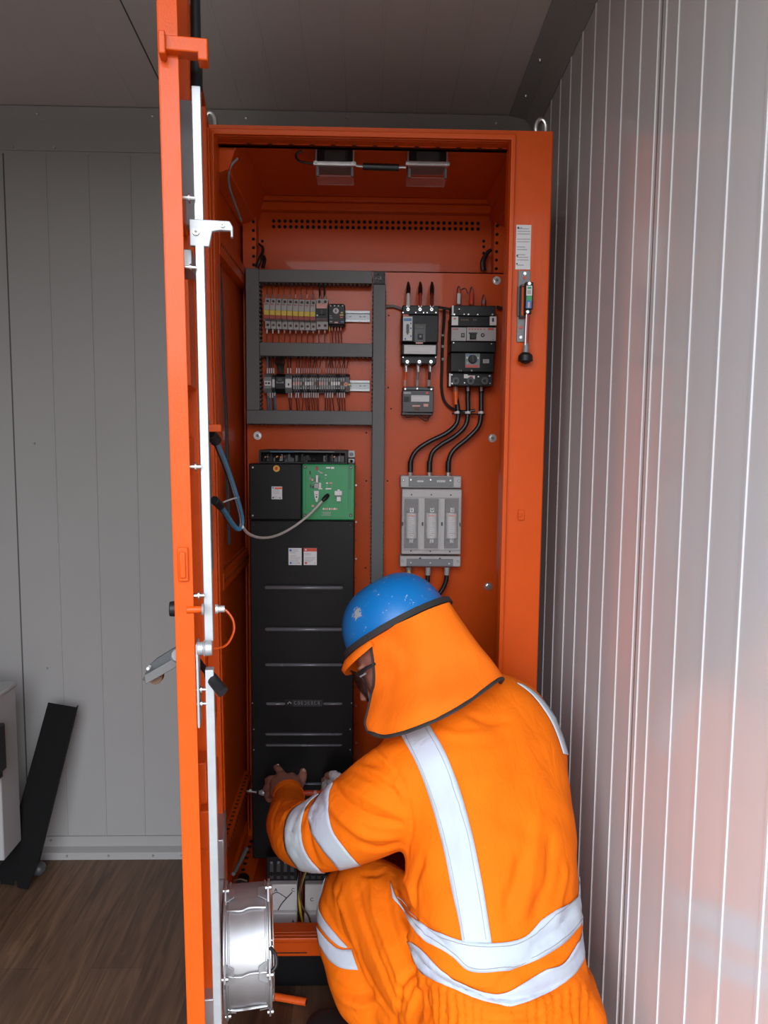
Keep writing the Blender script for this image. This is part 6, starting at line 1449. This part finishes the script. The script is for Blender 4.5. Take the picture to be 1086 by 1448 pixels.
# safety glasses
_q = q
def q(f, s, u): return _q(f-.013, s, u)
gs = thing('safety_glasses', 'dark-framed safety glasses worn under the helmet brim, seen from the side', 'glasses', tuple(q(.07, 0, -.06)))
sd = 1 if (q(0, 1, 0)-HC).dot(Vector((0, -1, 0))) > 0 else -1       # the side turned to the camera
b = MB()
for s in (-1, 1):
    pts = [q(.112, .006*s, -.040), q(.113, .030*s, -.034), q(.102, .058*s, -.038), q(.088, .076*s, -.050), q(.083, .074*s, -.070), q(.098, .054*s, -.096), q(.110, .030*s, -.100), q(.114, .008*s, -.080), q(.112, .006*s, -.040)]
    b.tube(pts, .0018, 6, 'black', res=4)
build('frame', b, None, gs)
for s in (-1, 1):
    b = MB(); pts = [q(.112, .006*s, -.040), q(.113, .030*s, -.034), q(.102, .058*s, -.038), q(.088, .076*s, -.050), q(.083, .074*s, -.070), q(.098, .054*s, -.096), q(.110, .030*s, -.100), q(.114, .008*s, -.080)]
    c = q(.112, .040*s, -.065); n = len(pts); d_ = FH*.0015
    b.add([c]+pts+[c+d_]+[p+d_ for p in pts], [(0, 1+k, 1+(k+1) % n) for k in range(n)]+[(n+1, n+2+(k+1) % n, n+2+k) for k in range(n)]+[(1+k, n+2+k, n+2+(k+1) % n, 1+(k+1) % n) for k in range(n)], 'lens'); build('lens', b, None, gs)
    b = MB(); b.tube([q(.088, .077*s, -.052), q(.068, .079*s, -.050), q(.055, .078*s, -.050), q(.045, .077*s, -.050)], [.004, .0042, .0032, .003], 8, 'black', flat=.5); b.tube([q(.084, .080*s, -.058), q(.070, .080*s, -.058)], .0018, 6, 'greyd'); build('temple_arm', b, None, gs)
b = MB()
hair = MB(); hair.ell(q(-.014, 0, -.030), FH*.092, SH*.079, U*.095, 28, 16); o = build('hair', hair, 'trim', person, angle=60); o['label'] = 'short dark hair'
# boots
for nm_, (hx, hy, hY), (tx, ty, tY) in (('a', (541, 1440, 1.475), (446, 1440, 1.615)), ('b', (722, 1440, 1.50), (712, 1440, 1.66))):
    heel = at(hx, hy, hY); toe = at(tx, ty, tY); heel.z = 0; toe.z = 0; d = (toe-heel).normalized(); s_ = V(d.y, -d.x, 0); L_ = .275; up = V(0, 0, 1)
    toe = heel+d*.21
    up_b = MB(); base = heel-d*.065
    prof = [(0, .030, .052), (.03, .038, .085), (.09, .040, .085), (.15, .044, .066), (.20, .048, .054), (.24, .044, .048), (.272, .026, .034), (.279, .010, .018)]
    ringsb = [(base+d*x+up*(.016+h/2), s_*w2, up*(h/2)) for x, w2, h in prof]; up_b.loft(ringsb, 28, 4, e=2.3)
    limb(up_b, [base+d*.065+up*.05, base+d*.066+up*.115], [.040, .040], 22)
    um = fuse('upper', up_b, .0045, 5, .5); um.materials.append(M['rubber'])
    bt_ = thing('work_boot', 'black work boot whose toe pokes out left of the bent knee' if nm_ == 'a' else 'black work boot under the crouching person, hidden behind the left leg', 'boot', tuple(base))
    uo = mesh_obj('upper', um, bt_, angle=0); um.polygons.foreach_set('use_smooth', [True]*len(um.polygons))
    b = MB(); n = 26; out = []
    for k in range(n):
        a = 2*math.pi*k/n; x = .137+.144*math.cos(a); w2 = .043*(1+.12*math.cos(a))*math.copysign(abs(math.sin(a))**.75, math.sin(a)); out.append(base+d*x+s_*w2)
    b.add([p+up*.0005 for p in out]+[p+up*.022 for p in out], [tuple(range(n))[::-1], tuple(range(n, 2*n))]+[(i, (i+1) % n, n+(i+1) % n, n+i) for i in range(n)], 'black'); build('sole', b, None, bt_, .002)

# ---- the tool in the hands
tl = thing('socket_wrench', 'long wrench bar with red sleeve held between the bare hand and the gloved hand', 'wrench', tuple(at(420, 1121, 1.90)))
b = MB(); b.cyl(at(366, 1120.5, 1.912), at(492, 1122, 1.905), .0040, None, 14, 'alu'); b.tube([at(366, 1120.5, 1.912), at(372, 1120.6, 1.912), at(379, 1121, 1.911)], [.005, .0085, .006], 12, 'alu'); build('bar', b, None, tl)
b = MB(); b.cyl(at(428, 1121.2, 1.908), at(462, 1121.7, 1.906), .0072, None, 14, 'red'); b.cyl(at(444, 1121.4, 1.907), at(448, 1121.5, 1.907), .0076, None, 14, 'wire_pink'); build('red_sleeve', b, None, tl)['label'] = 'red sleeve'
b = MB(); b.cyl(at(349, 1118.5, 1.915), at(363, 1120.3, 1.912), .0035, None, 12, 'steel'); b.cyl(at(352, 1118.6, 1.915), at(356, 1119.2, 1.915), .006, None, 6, 'steel'); tag(build('stud_bolt', b), 'small steel stud at the left end of the wrench bar', 'bolt')
b = MB(); b.cyl(at(376, 1103.5, 1.935), at(383, 1103, 1.945), .006, None, 12, 'greyd'); tag(build('cover_latch', b), 'small grey latch on the drive cover beside the fingers', 'latch')
